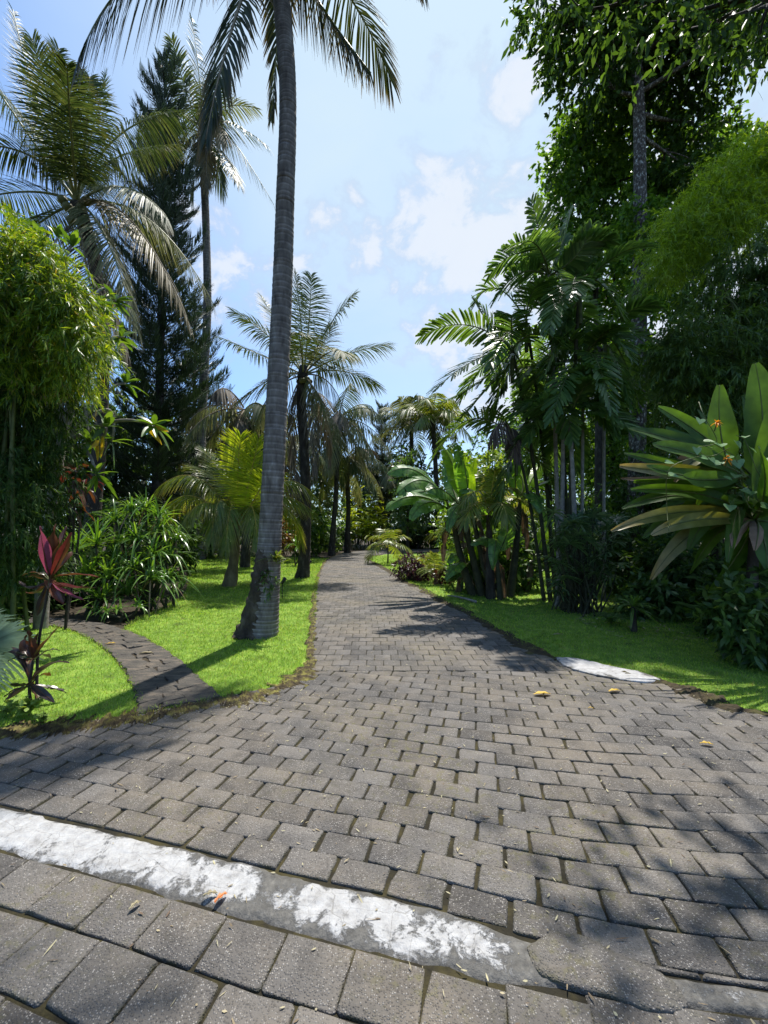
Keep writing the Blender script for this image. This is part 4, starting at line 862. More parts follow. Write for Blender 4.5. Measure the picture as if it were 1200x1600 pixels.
# ------------------------------------------------------------------ areca palms on the right
def areca_cluster():
    stems = [  # base px, top px, depth, stem width(m), label
        ((872, 945), (858, 430), 8.7, .075, 'tallest areca palm of the clump, its upright frond against the sky'),
        ((884, 950), (905, 450), 8.3, .07, 'areca palm behind the lady palm with its crown close to the big trunk'),
        ((858, 942), (800, 545), 9.0, .07, 'areca palm leaning left with one long frond pointing over the drive'),
        ((866, 935), (822, 500), 9.4, .07, 'areca palm with a fan of dark fronds above the leaning one'),
        ((848, 938), (806, 690), 8.8, .06, 'low leaning areca palm with brown hanging fronds'),
        ((906, 940), (912, 560), 8.0, .06, 'areca palm on a pale straight stem near the lady palm'),
        ((940, 935), (945, 520), 8.6, .06, 'areca palm stem standing closest to the big lichen trunk'),
        ((893, 938), (868, 600), 9.2, .06, 'shorter areca palm in the middle of the dark clump')]
    A, AL, AD = [M['stem'], M['areca']], [M['stem'], M['areca_lit']], [M['rachisdry'], M['arecadead']]
    kw = dict(nl=42, L=.45, Wd=.046, droop=.22, hang=.03, a0=64, a1=26, lift=.22, r0=.020, stem=.14, K=3, prof='blunt', seg=16)
    ex = {0: [((845, 370), (829, 312), -.2, -.3, AL), ((880, 375), (892, 330), .1, .3, A), ((900, 400), (925, 352), -.4, -.7, A), ((815, 395), (762, 432), -.1, -.3, A), ((835, 380), (800, 395), -.8, -1.3, A)],
          1: [((925, 400), (960, 380), .2, .5, A), ((935, 440), (975, 500), -.3, -.6, A), ((890, 400), (870, 360), .5, .9, A), ((880, 450), (858, 520), -.7, -1.2, A)],
          2: [((730, 508), (658, 526), -.2, -.5, AL), ((738, 565), (676, 612), -.4, -.6, A), ((760, 500), (742, 470), .3, .8, A), ((775, 590), (722, 650), -.4, -.8, AL), ((840, 520), (880, 540), -.6, -1, A), ((745, 600), (690, 628), .5, .9, AL)],
          3: [((775, 450), (740, 480), .2, .3, A), ((850, 450), (890, 470), -.3, -.7, A), ((810, 440), (790, 415), .6, 1.0, A), ((790, 520), (765, 575), -.9, -1.4, A), ((830, 460), (850, 440), -1.0, -1.6, A)],
          4: [((735, 655), (668, 735), -.3, -.6, AL), ((770, 640), (745, 690), .3, .5, A), ((785, 660), (768, 690), -.7, -.9, AD), ((835, 655), (870, 690), .2, .3, A), ((800, 670), (812, 715), -.5, -.7, AD)],
          5: [((880, 530), (850, 590), -.3, -.5, A), ((945, 520), (985, 560), -.4, -.7, A), ((900, 520), (885, 480), .3, .6, A), ((930, 560), (955, 640), -.7, -1.2, A), ((890, 580), (860, 660), -.6, -1.0, A)],
          6: [((980, 470), (1030, 440), .3, .6, A), ((915, 470), (890, 430), .4, .6, A), ((985, 520), (1040, 540), -.3, -.5, A), ((930, 540), (915, 610), -.6, -.9, A)],
          7: [((840, 570), (810, 600), -.4, -.7, A), ((900, 570), (930, 600), .3, .5, A), ((850, 620), (825, 690), -.7, -1.1, A), ((880, 620), (895, 690), -.8, -1.2, A)]}
    for i, (b, tp, d, w, lab) in enumerate(stems):
        o = G(*b); d = o[1] * .5 + d * .5; o = np.array((P(b[0], 800, d)[0], d, -.02)); C = P(tp[0], tp[1], d)
        t = thing('areca_palm', lab, 'palm tree', o, 'slender areca palms of the dark clump')
        bow = np.array(((tp[0] - b[0]) * -.0012, 0, 0)) * d / 8
        palm_trunk(t, [o, o * .6 + C * .4 + bow, o * .25 + C * .75 + bow, C], [w * .75, w * .55, w * .5, w * .45], o, M['greybark'] if i in (0, 5, 6) else M['darkstem'], .16, 9)
        mb = MB(); tube(mb, [C - UP * .75, C - UP * .3, C + UP * .08], [w * .6, w * .72, w * .3], 9); mb.build('crownshaft', M['stem'], t, o)
        sp = [dict(px3(C, m, e, f, q, d), roll=rng.normal(0, .45), **{**kw, 'mats': mt, **({'hang': .5, 'droop': .6, 'Wd': .028, 'L': .34} if mt is AD else {})}) for m, e, f, q, mt in ex.get(i, [])]
        sp += rand_specs(C, (4, 4, 3, 3, 1, 3, 3, 2)[i], 1.7 if i < 4 else 1.4, A, (-30, 65), (0, 360), .5, **{k: v for k, v in kw.items()})
        sp += rand_specs(C - UP * .2, 1, 1.3, [A, A, A], (-60, -20), (0, 360), .5, **{**kw, 'hang': .2})
        palm_fronds(t, C, sp, o)
    for (b, tp, d, lab) in (((868, 940), (880, 640), 8.2, 'bare grey areca stem left of the straight pale one'), ((895, 946), (890, 650), 8.0, 'thin areca shoot rising through the clump')):
        o = np.array((P(b[0], 800, d)[0], d, -.02)); C = P(tp[0], tp[1], d); t = thing('areca_palm', lab, 'palm tree', o, 'slender areca palms of the dark clump')
        palm_trunk(t, [o, (o + C) / 2 + (.04, 0, 0), C], [.055, .045, .035], o, M['greybark'], .15, 9)
        palm_fronds(t, C, rand_specs(C, 7, 1.3, A, (-20, 60), (0, 360), .5, **{**kw, 'L': .4}), o)
areca_cluster()

# ------------------------------------------------------------------ bananas
def banana(base, top, d, lv, label, w=.10, mat='darkstem', nrand=3, leafw=.52):
    o = np.array((P(base[0], 800, d)[0], d, -.02)); C = P(top[0], top[1], d); t = thing('banana_plant', label, 'banana plant', o, 'banana plants of the clump')
    mb = MB(); tube(mb, bez(o, (o + C) / 2 + rng.normal(0, .03, 3), C, 14), np.linspace(w, w * .45, 14), 10, 0, 0, .03); mb.build('stem', M[mat], t, o)
    for (m, e, dm, db, mk, wd) in lv:
        mb = MB(); paddle(mb, C, P(m[0], m[1], d + dm), P(e[0], e[1], d + db), wd, 'paddle', 22, 6, .30, .02, 0, .16, .035, 0, 1, .012, (rng.normal(0, .2), -.7, .7))
        mb.build('leaf', [M[mk], M['stem']], t, o)
    for i in range(nrand):
        a = rng.uniform(0, 6.28); dv = sdir(a, rng.uniform(.1, .9)); L = rng.uniform(.9, 1.4)
        mb = MB(); paddle(mb, C, C + dv * L * .55 + UP * .05, C + dv * L - UP * L * rng.uniform(.2, .6), leafw * .8, 'paddle', 18, 6, .30, .02, 0, .16, .05, 0, 1, .012)
        mb.build('leaf', [M['banana'], M['stem']], t, o)
    for i in range(2):
        a = rng.uniform(0, 6.28); dv = sdir(a, -.4); mb = MB()
        paddle(mb, C - UP * .1, C + dv * .25 - UP * .3, C + dv * .3 - UP * rng.uniform(.7, 1.2), .22, 'paddle', 12, 4, .5, .03, 0, .1, .06, 0, 1, .01)
        tag(mb.build('leaf', [M['bananadry'], M['rachisdry']], t, o), 'dry brown leaf hanging down the stem')
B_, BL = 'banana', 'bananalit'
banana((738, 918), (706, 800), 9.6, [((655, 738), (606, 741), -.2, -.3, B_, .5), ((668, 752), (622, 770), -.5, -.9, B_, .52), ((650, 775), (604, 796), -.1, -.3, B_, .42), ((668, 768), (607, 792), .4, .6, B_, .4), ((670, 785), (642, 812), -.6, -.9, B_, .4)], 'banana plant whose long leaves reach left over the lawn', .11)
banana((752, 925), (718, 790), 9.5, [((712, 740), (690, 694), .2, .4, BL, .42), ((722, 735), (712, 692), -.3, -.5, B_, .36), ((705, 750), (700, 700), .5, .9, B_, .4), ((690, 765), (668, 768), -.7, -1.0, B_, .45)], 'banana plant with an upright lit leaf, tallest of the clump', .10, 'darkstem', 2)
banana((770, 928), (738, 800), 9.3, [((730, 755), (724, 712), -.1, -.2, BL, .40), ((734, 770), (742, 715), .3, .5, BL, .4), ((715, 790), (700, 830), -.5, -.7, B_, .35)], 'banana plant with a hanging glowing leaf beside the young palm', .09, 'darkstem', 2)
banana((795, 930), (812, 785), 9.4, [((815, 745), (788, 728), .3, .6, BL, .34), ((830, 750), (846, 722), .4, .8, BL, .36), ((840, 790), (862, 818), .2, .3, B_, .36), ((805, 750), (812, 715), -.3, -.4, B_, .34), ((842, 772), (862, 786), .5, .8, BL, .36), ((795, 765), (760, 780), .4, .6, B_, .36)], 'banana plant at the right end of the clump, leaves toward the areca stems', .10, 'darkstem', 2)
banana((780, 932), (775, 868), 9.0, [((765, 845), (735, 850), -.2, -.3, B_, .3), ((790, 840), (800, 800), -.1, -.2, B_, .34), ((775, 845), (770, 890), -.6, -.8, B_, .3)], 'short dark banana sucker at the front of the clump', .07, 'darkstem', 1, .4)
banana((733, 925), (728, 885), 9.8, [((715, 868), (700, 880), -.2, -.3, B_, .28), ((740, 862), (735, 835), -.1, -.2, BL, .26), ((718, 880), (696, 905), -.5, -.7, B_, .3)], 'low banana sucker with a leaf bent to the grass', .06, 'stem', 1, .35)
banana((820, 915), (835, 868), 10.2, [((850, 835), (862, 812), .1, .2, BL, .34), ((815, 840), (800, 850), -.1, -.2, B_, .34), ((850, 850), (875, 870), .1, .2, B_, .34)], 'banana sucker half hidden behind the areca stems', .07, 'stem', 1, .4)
def clump_palm():
    d = 9.1; o = np.array((P(765, 800, d)[0], d, -.02)); C = P(764, 805, d)
    t = thing('coconut_palm', 'young coconut palm with yellowish fronds growing among the bananas', 'palm tree', o)
    palm_trunk(t, [o, (o + C) / 2, C], [.11, .08, .06], o, M['darkbark'], .12, 10)
    ms = [M['rachisyellow'], M['youngside']]; kw = dict(nl=40, L=.42, Wd=.03, droop=.5, hang=.15, r0=.016, stem=.15)
    S = [(748, 768, 722, 790, -.4, -.7), (770, 755, 775, 735, -.1, -.2), (785, 765, 815, 770, -.2, -.3), (795, 775, 838, 800, .3, .6), (745, 785, 725, 820, -.5, -.9), (780, 785, 795, 815, -.6, -1.0), (760, 760, 750, 742, .3, .5), (720, 812, 668, 838, .2, .4)]
    palm_fronds(t, C, [dict(px3(C, (a, b), (c, e), f, q, d), mats=ms, **kw) for a, b, c, e, f, q in S], o)
clump_palm()

# ------------------------------------------------------------------ conifers
def conifer(o, H, rbot, label, trunk_r=.2, n=26, per=9, dens=110, z0=.16, hide=0):
    t = thing('conifer_tree', label, 'conifer', o); 
    mb = MB(); c = np.array([o + UP * H * k + np.array((.05 * math.sin(k * 5), 0, 0)) for k in np.linspace(0, 1, 18)]); tube(mb, c, np.linspace(trunk_r, .03, 18), 10, 0, 0, .03); mb.build('trunk', M['darkbark'], t, o)
    br = MB(); fo = MB()
    for w in range(n):
        k = z0 + (1 - z0) * (w / n) ** .92; z = H * k; L = rbot * (1 - k) ** .62 * rng.uniform(.62, 1.2) + .3
        m = per if k < .85 else 6
        for b in range(m):
            a = 6.28 * (b + rng.uniform(0, .7)) / m; dv = sdir(a, math.radians(rng.uniform(-8, 16) + 18 * k)); p0 = o + UP * (z + rng.normal(0, .15)); LL = L * rng.uniform(.5, 1.15)
            cc = bez(p0, p0 + dv * LL * .5 - UP * LL * .03, p0 + dv * LL + UP * LL * (.16 + .25 * k), 9); tube(br, cc, np.linspace(.028, .007, 9), 4)
            q = int(dens * 2.2 * LL / max(rbot, .1)) + 40; s = rng.uniform(.12, 1.02, q) ** .8; i = np.minimum((s * 8).astype(int), 7); u = np.minimum(s * 8 - i, 1)[:, None]
            p = cc[i] * (1 - u) + cc[i + 1] * u; T, S, U = frames(cc)
            side = rng.choice([-1, 1], q); lat = (1 - s * .6) * .26 * LL ** .6
            off = S[i] * (side * rng.uniform(0, 1, q) * lat)[:, None] + UP * rng.normal(0, .06, q)[:, None]
            D = nrm(T[i] * .8 + S[i] * (side * .7)[:, None] + UP * rng.uniform(0, .8, q)[:, None])
            leaves(fo, p + off, D, np.cross(D, UP + rng.normal(0, .4, (q, 3))), rng.uniform(.18, .40, q), rng.uniform(.04, .085, q), -.12, 1, 'lance')
    br.build('branches', M['darkbark'], t, o); fo.build('foliage', M['pine'], t, o)
def at_depth(px, d): return np.array((P(px, 800, d)[0], d, -.02))
o = at_depth(243, 18.5); conifer(o, P(255, 85, 18.5)[2], 3.1, 'tall dark conifer with layered branches behind the left coconut palm', .26, 30, 10, 190, .12)
o = at_depth(300, 23); conifer(o, P(300, 470, 23)[2], 2.6, 'lower dark conifer between the tall conifer and the slim palm', .2, 18, 8, 110, .06)
o = at_depth(597, 40); conifer(o, P(596, 630, 40)[2], 2.2, 'distant pointed conifer on the skyline beyond the bend', .2, 18, 7, 90, .1)

# ------------------------------------------------------------------ broad-leaved trees
def tree(name, o, tr, blobs, mats, label, cat='tree', ntw=900, per=9, L=.14, Wd=.06, tl=.6, shell=.5, droop=.2, bark='darkbark', limb=True, group=None, down=.15, tr_r=.2, prof='lance', ns=12):
    t = thing(name, label, cat, o, group)
    mb = MB(); c = spline(tr, 30); tube(mb, c, np.interp(np.linspace(0, 1, 30), [0, .06, 1], [tr_r * 1.5, tr_r, tr_r * .45]), ns, 0, 0, .02)
    tk = mb.build('trunk', M[bark], t, o)
    if limb:
        mb = MB()
        for ctr, rr in blobs:
            i = int(np.argmin(np.linalg.norm(c - (np.asarray(ctr) - UP * rr[2] * .7), axis=1))); a = c[i]
            k = bez(a, (a + ctr) / 2 + rng.normal(0, .12, 3) - UP * .1, np.asarray(ctr), 9); tube(mb, k, np.linspace(tr_r * .32, .02, 9), 6, 0, 0, .02)
            for j in range(5):
                e = np.asarray(ctr) + rdir(1)[0] * np.asarray(rr) * .85; tube(mb, bez(k[5], (k[5] + e) / 2 + rng.normal(0, .08, 3), e, 6), np.linspace(tr_r * .12, .008, 6), 4)
        mb.build('limbs', M[bark], t, o)
    mb = MB(); crown(mb, blobs, ntw, per, L, Wd, tl, shell, droop, 2, prof, 0, down); mb.build('crown', mats, t, o)
    return t
def bl(px, py, d, rx, ry, rz=None): return (P(px, py, d), (rx, rz if rz else rx, ry))

d = 14.0; o = at_depth(990, d)
BIG = [bl(905, 45, 14, 1.5, 1.1), bl(960, 10, 13.6, 2.0, 1.3), bl(1050, 30, 14, 2.1, 1.5), bl(1120, 15, 13, 1.6, 1.1), bl(935, 120, 14.2, 1.5, .9), bl(1060, 120, 14.6, 1.5, 1.2), bl(1085, 190, 15, 1.2, .9), bl(860, 10, 13.4, 1.1, .6), bl(1180, 30, 12.5, 1.5, 1.0), bl(1010, 95, 15.2, 1.5, 1.4), bl(1000, -70, 14, 2.5, 1.6), bl(1060, 250, 15.2, 1.0, .8)]
big = tree('rain_tree', o, [o, P(994, 800, d), P(997, 600, d), P(1000, 400, d), P(999, 200, d), P(994, 60, d), P(990, -60, d)], BIG, M['treedark'],
     'tall tree with a white lichen spotted trunk and dark crown at the top', 'tree', 2700, 11, .20, .115, .75, .30, .25, 'lichen', True, None, .25, .30, 'lance', 16)
mb = MB(); crown(mb, [bl(997, y, d - .3, .55, .5) for y in (330, 380, 420, 470, 560)] + [bl(985, 355, d - .3, .8, .6), bl(1015, 350, d - .3, .7, .6)] + [bl(990, 620, d - .2, .4, .5), bl(1000, 690, d - .3, .5, .5)], 330, 9, .15, .09, .35, .5, .3, 2, 'round'); mb.build('climbing_vine', M['tree'], big, o)

d = 17.0; o = at_depth(935, d)
tree('broadleaf_tree', o, [o, P(935, 600, d), P(925, 300, d)], [bl(915, 250, d, 1.4, 1.5), bl(940, 210, d, 1.3, 1.2), bl(895, 320, d, 1.2, 1.1), bl(930, 380, d, 1.6, 1.5), bl(975, 300, d, 1.3, 1.5), bl(960, 430, d, 1.8, 1.4), bl(1060, 330, d, 2.0, 1.6), bl(1040, 420, d, 1.8, 1.5), bl(1010, 520, d, 2.0, 1.4), bl(885, 260, d - .5, .9, .8), bl(905, 205, d, 1.0, .8), bl(880, 400, d, 1.2, 1.2), bl(1090, 250, d, 1.4, 1.3), bl(1000, 230, d + .5, 1.6, 1.6)], M['tree'],
     'mid green leafy tree directly behind the lichen spotted trunk', 'tree', 3600, 10, .23, .12, .7, .35, .2, tr_r=.2)
d = 19.0; o = at_depth(1120, d)
tree('broadleaf_tree', o, [o, P(1120, 600, d), P(1130, 330, d)], [bl(1130, 270, d, 1.8, 1.3), bl(1165, 240, d, 1.2, 1.0), bl(1100, 330, d, 1.6, 1.3), bl(1190, 330, d, 1.8, 1.6)], M['treelit'],
     'sunlit pale green tree top at the upper right behind the arching bamboo', 'tree', 900, 9, .22, .11, .7, .5, .2, tr_r=.2)
d = 21.0; o = at_depth(880, d)
tree('broadleaf_tree', o, [o, P(880, 700, d), P(880, 520, d)], [bl(870, 560, d, 2.2, 2.0), bl(930, 600, d, 2.4, 2.4), bl(850, 680, d, 2.2, 1.8), bl(960, 700, d, 2.6, 2.0), bl(1010, 620, d, 2.4, 2.4)], M['tree'],
     'dim leafy tree glimpsed between the areca stems', 'tree', 1300, 9, .26, .12, .8, .45, .2, tr_r=.2)

o = np.array((6.6, 3.4, -.02)); OV = [(P(1178, 12, 7.), (.75, .6, .5)), (P(1240, -10, 6.5), (.9, .6, .6))] + [(np.array(p_), r_) for p_, r_ in (((2.4, 4.95, 8.5), (.45, .34, .3)), ((3.05, 5.05, 8.4), (.5, .4, .35)), ((3.9, 5.15, 8.3), (.7, .45, .4)), ((4.8, 5.0, 8.5), (.8, .5, .5)))]
tree('broadleaf_tree', o, [o, o + (.1, .1, 3), o + (-.5, .6, 6.), o + (-1.6, 1.3, 8.2)], OV, M['treedark'], 'dark leafy branch entering at the very top right corner', 'tree', 300, 10, .12, .062, .5, .3, .3, tr_r=.18, down=.3)

def arch_bamboo(o, path_, blobs, mat, label, ntw, per, L=.15, Wd=.022, culms=9, group=None, tl=.5, down=.35, shell=.35):
    t = thing('bamboo', label, 'bamboo', o, group)
    cm = MB()
    for i in range(culms):
        b = o + np.append(rng.normal(0, .22, 2), 0); k = rng.normal(0, .22, (len(path_), 3)); k[:, 2] *= .5
        pts = np.vstack((b, np.array(path_) + k)); c = spline(pts, 40); ph = np.arange(40) % 4
        tube(cm, c, np.linspace(.032, .008, 40) * np.where(ph == 0, 1.25, 1.0), 6, 0, ph / 4)
    cm.build('culms', M['stem'], t, o)
    mb = MB(); crown(mb, blobs, ntw, per, L, Wd, tl, shell, .35, 2, 'lance', 0, down); mb.build('foliage', mat, t, o)
    return t
def plume_bamboo(o, arcs, mat, label, per_m, per=18, L=.10, Wd=.014, tl=.3, start=.35, droop=.5, spread=.16):
    t = thing('bamboo', label, 'bamboo', o); cm = MB(); mb = MB()
    for apex, tip in arcs:
        b = o + np.append(rng.normal(0, .2, 2), 0); c = spline([b, b * .55 + apex * .45 + (0, 0, .25), apex, apex * .45 + tip * .55 + (0, 0, .10), tip], 60); ph = np.arange(60) % 4
        tube(cm, c, np.linspace(.026, .004, 60) * np.where(ph == 0, 1.3, 1.0), 6, 0, ph / 4)
        seg = np.linalg.norm(np.diff(c, axis=0), axis=1).sum() * (1 - start); n = int(seg * per_m); T, S, U = frames(c)
        sidx = (start + (1 - start) * rng.random(n) ** .8) * 59; i = np.minimum(sidx.astype(int), 58); u = (sidx - i)[:, None]
        p = c[i] * (1 - u) + c[i + 1] * u + rng.normal(0, spread, (n, 3)); td = nrm(T[i] * .6 + rng.standard_normal((n, 3)) * .6 - UP * .12)
        ln = tl * rng.uniform(.4, 1.3, n); sx = rng.uniform(0, 1, (n, per)); B = (p[:, None] + td[:, None] * (ln[:, None] * sx)[..., None] - UP * (droop * ln[:, None] * sx ** 2)[..., None]).reshape(-1, 3)
        D = nrm(td[:, None] * .8 + rng.standard_normal((n, per, 3)) * .42 - UP * .22).reshape(-1, 3)
        leaves(mb, B, D, np.cross(D, UP + rng.standard_normal(D.shape) * .5), L * rng.uniform(.55, 1.2, len(B)), Wd * rng.uniform(.7, 1.2, len(B)), .25, 2, 'lance')
    cm.build('culms', M['stem'], t, o); mb.build('foliage', mat, t, o); return t
d = 9.6; o = np.array((P(1230, 800, d)[0], d, -.02))
plume_bamboo(o, [(P(x, y, d + dz), P(X, Y, d + dz - .4)) for x, y, X, Y, dz in ((1170, 262, 1085, 330, 0), (1150, 285, 1040, 365, -.2), (1190, 270, 1110, 310, .3), (1165, 295, 1060, 385, -.3), (1200, 285, 1130, 335, .1), (1130, 318, 1025, 420, -.3), (1210, 250, 1160, 275, .4), (1140, 330, 1060, 430, 0), (1180, 315, 1100, 370, -.4), (1215, 320, 1160, 350, -.2), (1230, 270, 1190, 250, .2), (1160, 340, 1100, 395, .2))],
            M['bambooyel'], 'feathery yellow green bamboo arching in from the right edge', 36, 18, .15, .016, .55, .45, .25, .20)
d = 8.2; o = np.array((P(1150, 800, d)[0], d, -.02))
arch_bamboo(o, [P(1150, 650, d), P(1150, 520, d), P(1120, 440, d)],
            [bl(1150, 470, d + .5, 1.0, .8), bl(1110, 540, d, 1.0, .9), bl(1180, 400, d, .7, .5), bl(1170, 580, d, 1.1, .9), bl(1090, 610, d, .8, .8), bl(1140, 690, d, 1.2, .9), bl(1215, 480, d, .9, 1.2), bl(1060, 560, d, .5, .6)],
            M['bamboodark'], 'dark fine leaved bamboo mass in shade behind the big paddle leaves', 1900, 24, .16, .026, 8, None, .45, .35)

# left bamboo, close to the camera
d = 5.3; o = np.array((P(-30, 800, d)[0], d + .2, -.02))
arcs = [((20, 410), (122, 500)), ((30, 405), (138, 545)), ((5, 398), (90, 450)), ((40, 430), (125, 585)), ((45, 450), (112, 600)), ((10, 390), (65, 425)), ((-30, 390), (45, 440)), ((-40, 400), (10, 480)), ((60, 450), (135, 525)), ((40, 420), (112, 470)), ((-5, 440), (45, 560)), ((-30, 450), (20, 590)), ((15, 470), (65, 600)), ((-60, 420), (-20, 520)), ((70, 480), (118, 600))]
bm = plume_bamboo(o, [(P(a_[0], a_[1], d + z_), P(b_[0], b_[1], d + z_ - rng.uniform(-.2, .5))) for (a_, b_), z_ in zip(arcs, rng.normal(0, .28, len(arcs)))], M['bamboo'], 'leaning bamboo clump with a sunlit top filling the left edge of the view', 56, 22, .095, .013, .30, .43, .32, .13)
mb = MB(); crown(mb, [bl(20, 690, d + .2, .42, .8), bl(-10, 780, d - .1, .7, .8), bl(45, 770, d + .3, .3, .55), bl(75, 690, d + .4, .3, .45), bl(60, 630, d + .2, .4, .4), bl(95, 640, d + .3, .2, .35), bl(65, 850, d + .4, .3, .4), bl(10, 870, d, .4, .45), bl(-40, 600, d, .6, .7), bl(0, 530, d + .3, .6, .5)], 1300, 22, .105, .014, .32, .3, .35, 2, 'lance', 0, .45); mb.build('lower_foliage', M['treedark'], bm, o)  # bamboo's own lower leaves in a darker material, shade painted into the colour

# ------------------------------------------------------------------ frangipani
def frangipani():
    d = 6.4; o = at_depth(70, d); t = thing('frangipani_tree', 'frangipani with bare grey forked branches and leaf rosettes behind the bamboo', 'tree', o)
    mb = MB(); hub = P(95, 700, d)
    tube(mb, spline([o, P(72, 850, d), hub], 14), np.linspace(.10, .07, 14), 10, 0, 0, .03); mb.build('trunk', M['greybark'], t, o)
    br = MB(); tips = [((170, 660), (240, 665), -.3), ((160, 620), (196, 600), .2), ((150, 690), (165, 668), -.4), ((130, 560), (170, 535), .3), ((150, 560), (188, 527), .5), ((110, 520), (155, 478), .2), ((90, 480), (112, 385), .3), ((60, 480), (60, 372), .2), ((140, 480), (180, 470), .6), ((130, 700), (150, 742), -.5), ((30, 480), (25, 350), .5), ((80, 460), (90, 372), .8), ((120, 620), (140, 690), -.2), ((165, 640), (175, 690), .4)]
    for m, e, dd in tips:
        fo = MB()
        A, Bm, E = hub, P(m[0], m[1], d + dd * .5), P(e[0], e[1], d + dd); cc = bez(A, Bm, E, 14); tube(br, cc, np.linspace(.035, .018, 14), 7, 0, 0, .03)
        T = nrm(cc[-1] - cc[-3]); n = int(rng.integers(9, 14))
        D = nrm(T * .25 + UP * .35 + rdir(n) * .9); Lf = rng.uniform(.20, .36, n)
        leaves(fo, E + D * .02, D, np.cross(D, UP + rng.normal(0, .3, (n, 3))), Lf, Lf * .30, .25, 6, 'lance', .25); fo.build('leaf_cluster', M['plum'], t, o)
    for px, py, dx in ((240, 668, -.32), (150, 688, -.42), (232, 672, -.3), (160, 682, -.4), (143, 618, .2), (155, 690, -.42)):
        D = nrm(rdir(1) * .5 - UP * .3 + np.array((.4, -.2, 0))); ye = MB(); leaves(ye, [P(px, py, d + dx)], D, np.cross(D, (.2, .9, .3)), .24, .075, .3, 6, 'lance', .25); tag(ye.build('leaf', M['plumyel'], t, o), 'yellow old leaf')
    br.build('branches', M['greybark'], t, o);
frangipani()

# ------------------------------------------------------------------ cordylines
def rosette_plant(root, o, C, n, L, Wd, el, mat, droop=.4, prof='lance', name='leaf', stalk=.2, cup=-.25, nl=12, stemmat='stem', labels=None, az=None, join=False):
    parts = []
    allm = MB() if join else None
    for i in range(n):
        a = (i * 2.399 + rng.normal(0, .15)) if az is None else math.radians(rng.uniform(*az)); e = math.radians(rng.uniform(*el)); Ll = L * rng.uniform(.75, 1.15); dv = sdir(a, e)
        m_ = mat[int(rng.integers(len(mat)))] if isinstance(mat, list) else mat
        mb = allm if join else MB(); b = C + dv * Ll - UP * Ll * droop * rng.uniform(.6, 1.3)
        paddle(mb, C, C + dv * Ll * .52 - UP * Ll * droop * .18, b, Wd * rng.uniform(.85, 1.15), prof, nl, 4, cup, .006, rng.normal(0, .25), stalk, 0, 0, 1, .004)
        if not join: parts.append(mb.build(name, [M[m_], M[stemmat]], root, o))
    if join: allm.build(name + 's' if not name.endswith('s') else name, [M[mat if isinstance(mat, str) else mat[0]], M[stemmat]], root, o)
    return parts
def cordyline_front():
    o = G(50, 1100); d = o[1]; t = thing('cordyline', 'dark bronze and pink cordyline with two stems on the left grass patch', 'plant', o)
    top = P(78, 905, d + .05); low = P(52, 1030, d)
    mb = MB(); tube(mb, spline([o + (.02, .02, -.04), P(60, 1010, d + .04), P(70, 950, d + .05), top], 16), np.linspace(.012, .009, 16), 8, 0, 0, .03); mb.build('stem', M['darkbark'], t, o)
    mb = MB(); tube(mb, spline([o + (0, 0, -.04), P(46, 1075, d), low], 10), np.linspace(.013, .010, 10), 8, 0, 0, .03); mb.build('stem', M['darkbark'], t, o)
    def lf(C, m, e, w, mat, dm=0., de=0., lab=None, cup=-.3, st=.14):
        mb = MB(); paddle(mb, C, P(m[0], m[1], d + dm), P(e[0], e[1], d + de), w, 'lance', 14, 4, cup, .004, rng.normal(0, .2), st, 0, 0, 1, .005); tag(mb.build('leaf', [M[mat], M['cordbr']], t, o), lab)
    for C_, n_, el_ in ((top, 9, (-20, 65)), (low, 5, (0, 60)), (P(46, 1070, d), 6, (-15, 40))):
        rosette_plant(t, o, C_ - UP * .02, n_, .26, .055, el_, ['cordbr', 'cordbase'], .4)
    lf(top, (68, 860), (62, 822), .105, 'cordpink', -.05, -.08, 'pink upright leaf'); lf(top, (82, 860), (88, 818), .11, 'cordbr', 0, 0); lf(top, (92, 862), (104, 822), .11, 'cordbr', .05, .1); lf(top, (97, 868), (112, 832), .09, 'cord', -.06, -.1)
    lf(top, (100, 880), (112, 862), .08, 'cordbr', .1, .18); lf(top, (112, 898), (155, 902), .075, 'cord', .05, .05); lf(top, (110, 918), (150, 918), .085, 'cord', -.12, -.22); lf(top, (100, 925), (132, 938), .07, 'cordpink', -.2, -.35)
    lf(top, (50, 920), (30, 908), .08, 'cordbase', -.1, -.15); lf(top, (60, 925), (40, 925), .07, 'cordbr', .15, .25); lf(top, (85, 925), (100, 945), .06, 'cordbr', -.15, -.25); lf(top, (65, 940), (58, 962), .06, 'cordbase', .1, .15)
    lf(low, (46, 1010), (44, 985), .12, 'cordbr', -.04, -.05, None, -.5, .05); lf(low, (56, 1010), (60, 988), .11, 'cordbr', .02, .03, None, -.5, .05); lf(low, (70, 1005), (96, 975), .08, 'cordbr', 0, .05); lf(low, (40, 1015), (42, 992), .09, 'cordbr', .06, .08)
    low2 = P(46, 1068, d)
    lf(low2, (75, 1040), (108, 1036), .075, 'cordbase', -.1, -.15); lf(low2, (70, 1045), (95, 1032), .055, 'cordbase', .1, .2); lf(low2, (30, 1025), (5, 1022), .09, 'cordbase', 0, 0); lf(low2, (38, 1030), (18, 1012), .08, 'cordbase', .12, .2)
    lf(low2, (30, 1072), (18, 1068), .07, 'cordbase', -.15, -.25); lf(low2, (75, 1075), (100, 1078), .07, 'cordbase', .05, .1); lf(low2, (65, 1082), (85, 1098), .06, 'cordbase', -.2, -.3); lf(low2, (25, 1085), (5, 1096), .06, 'cordbase', .1, .1)
cordyline_front()
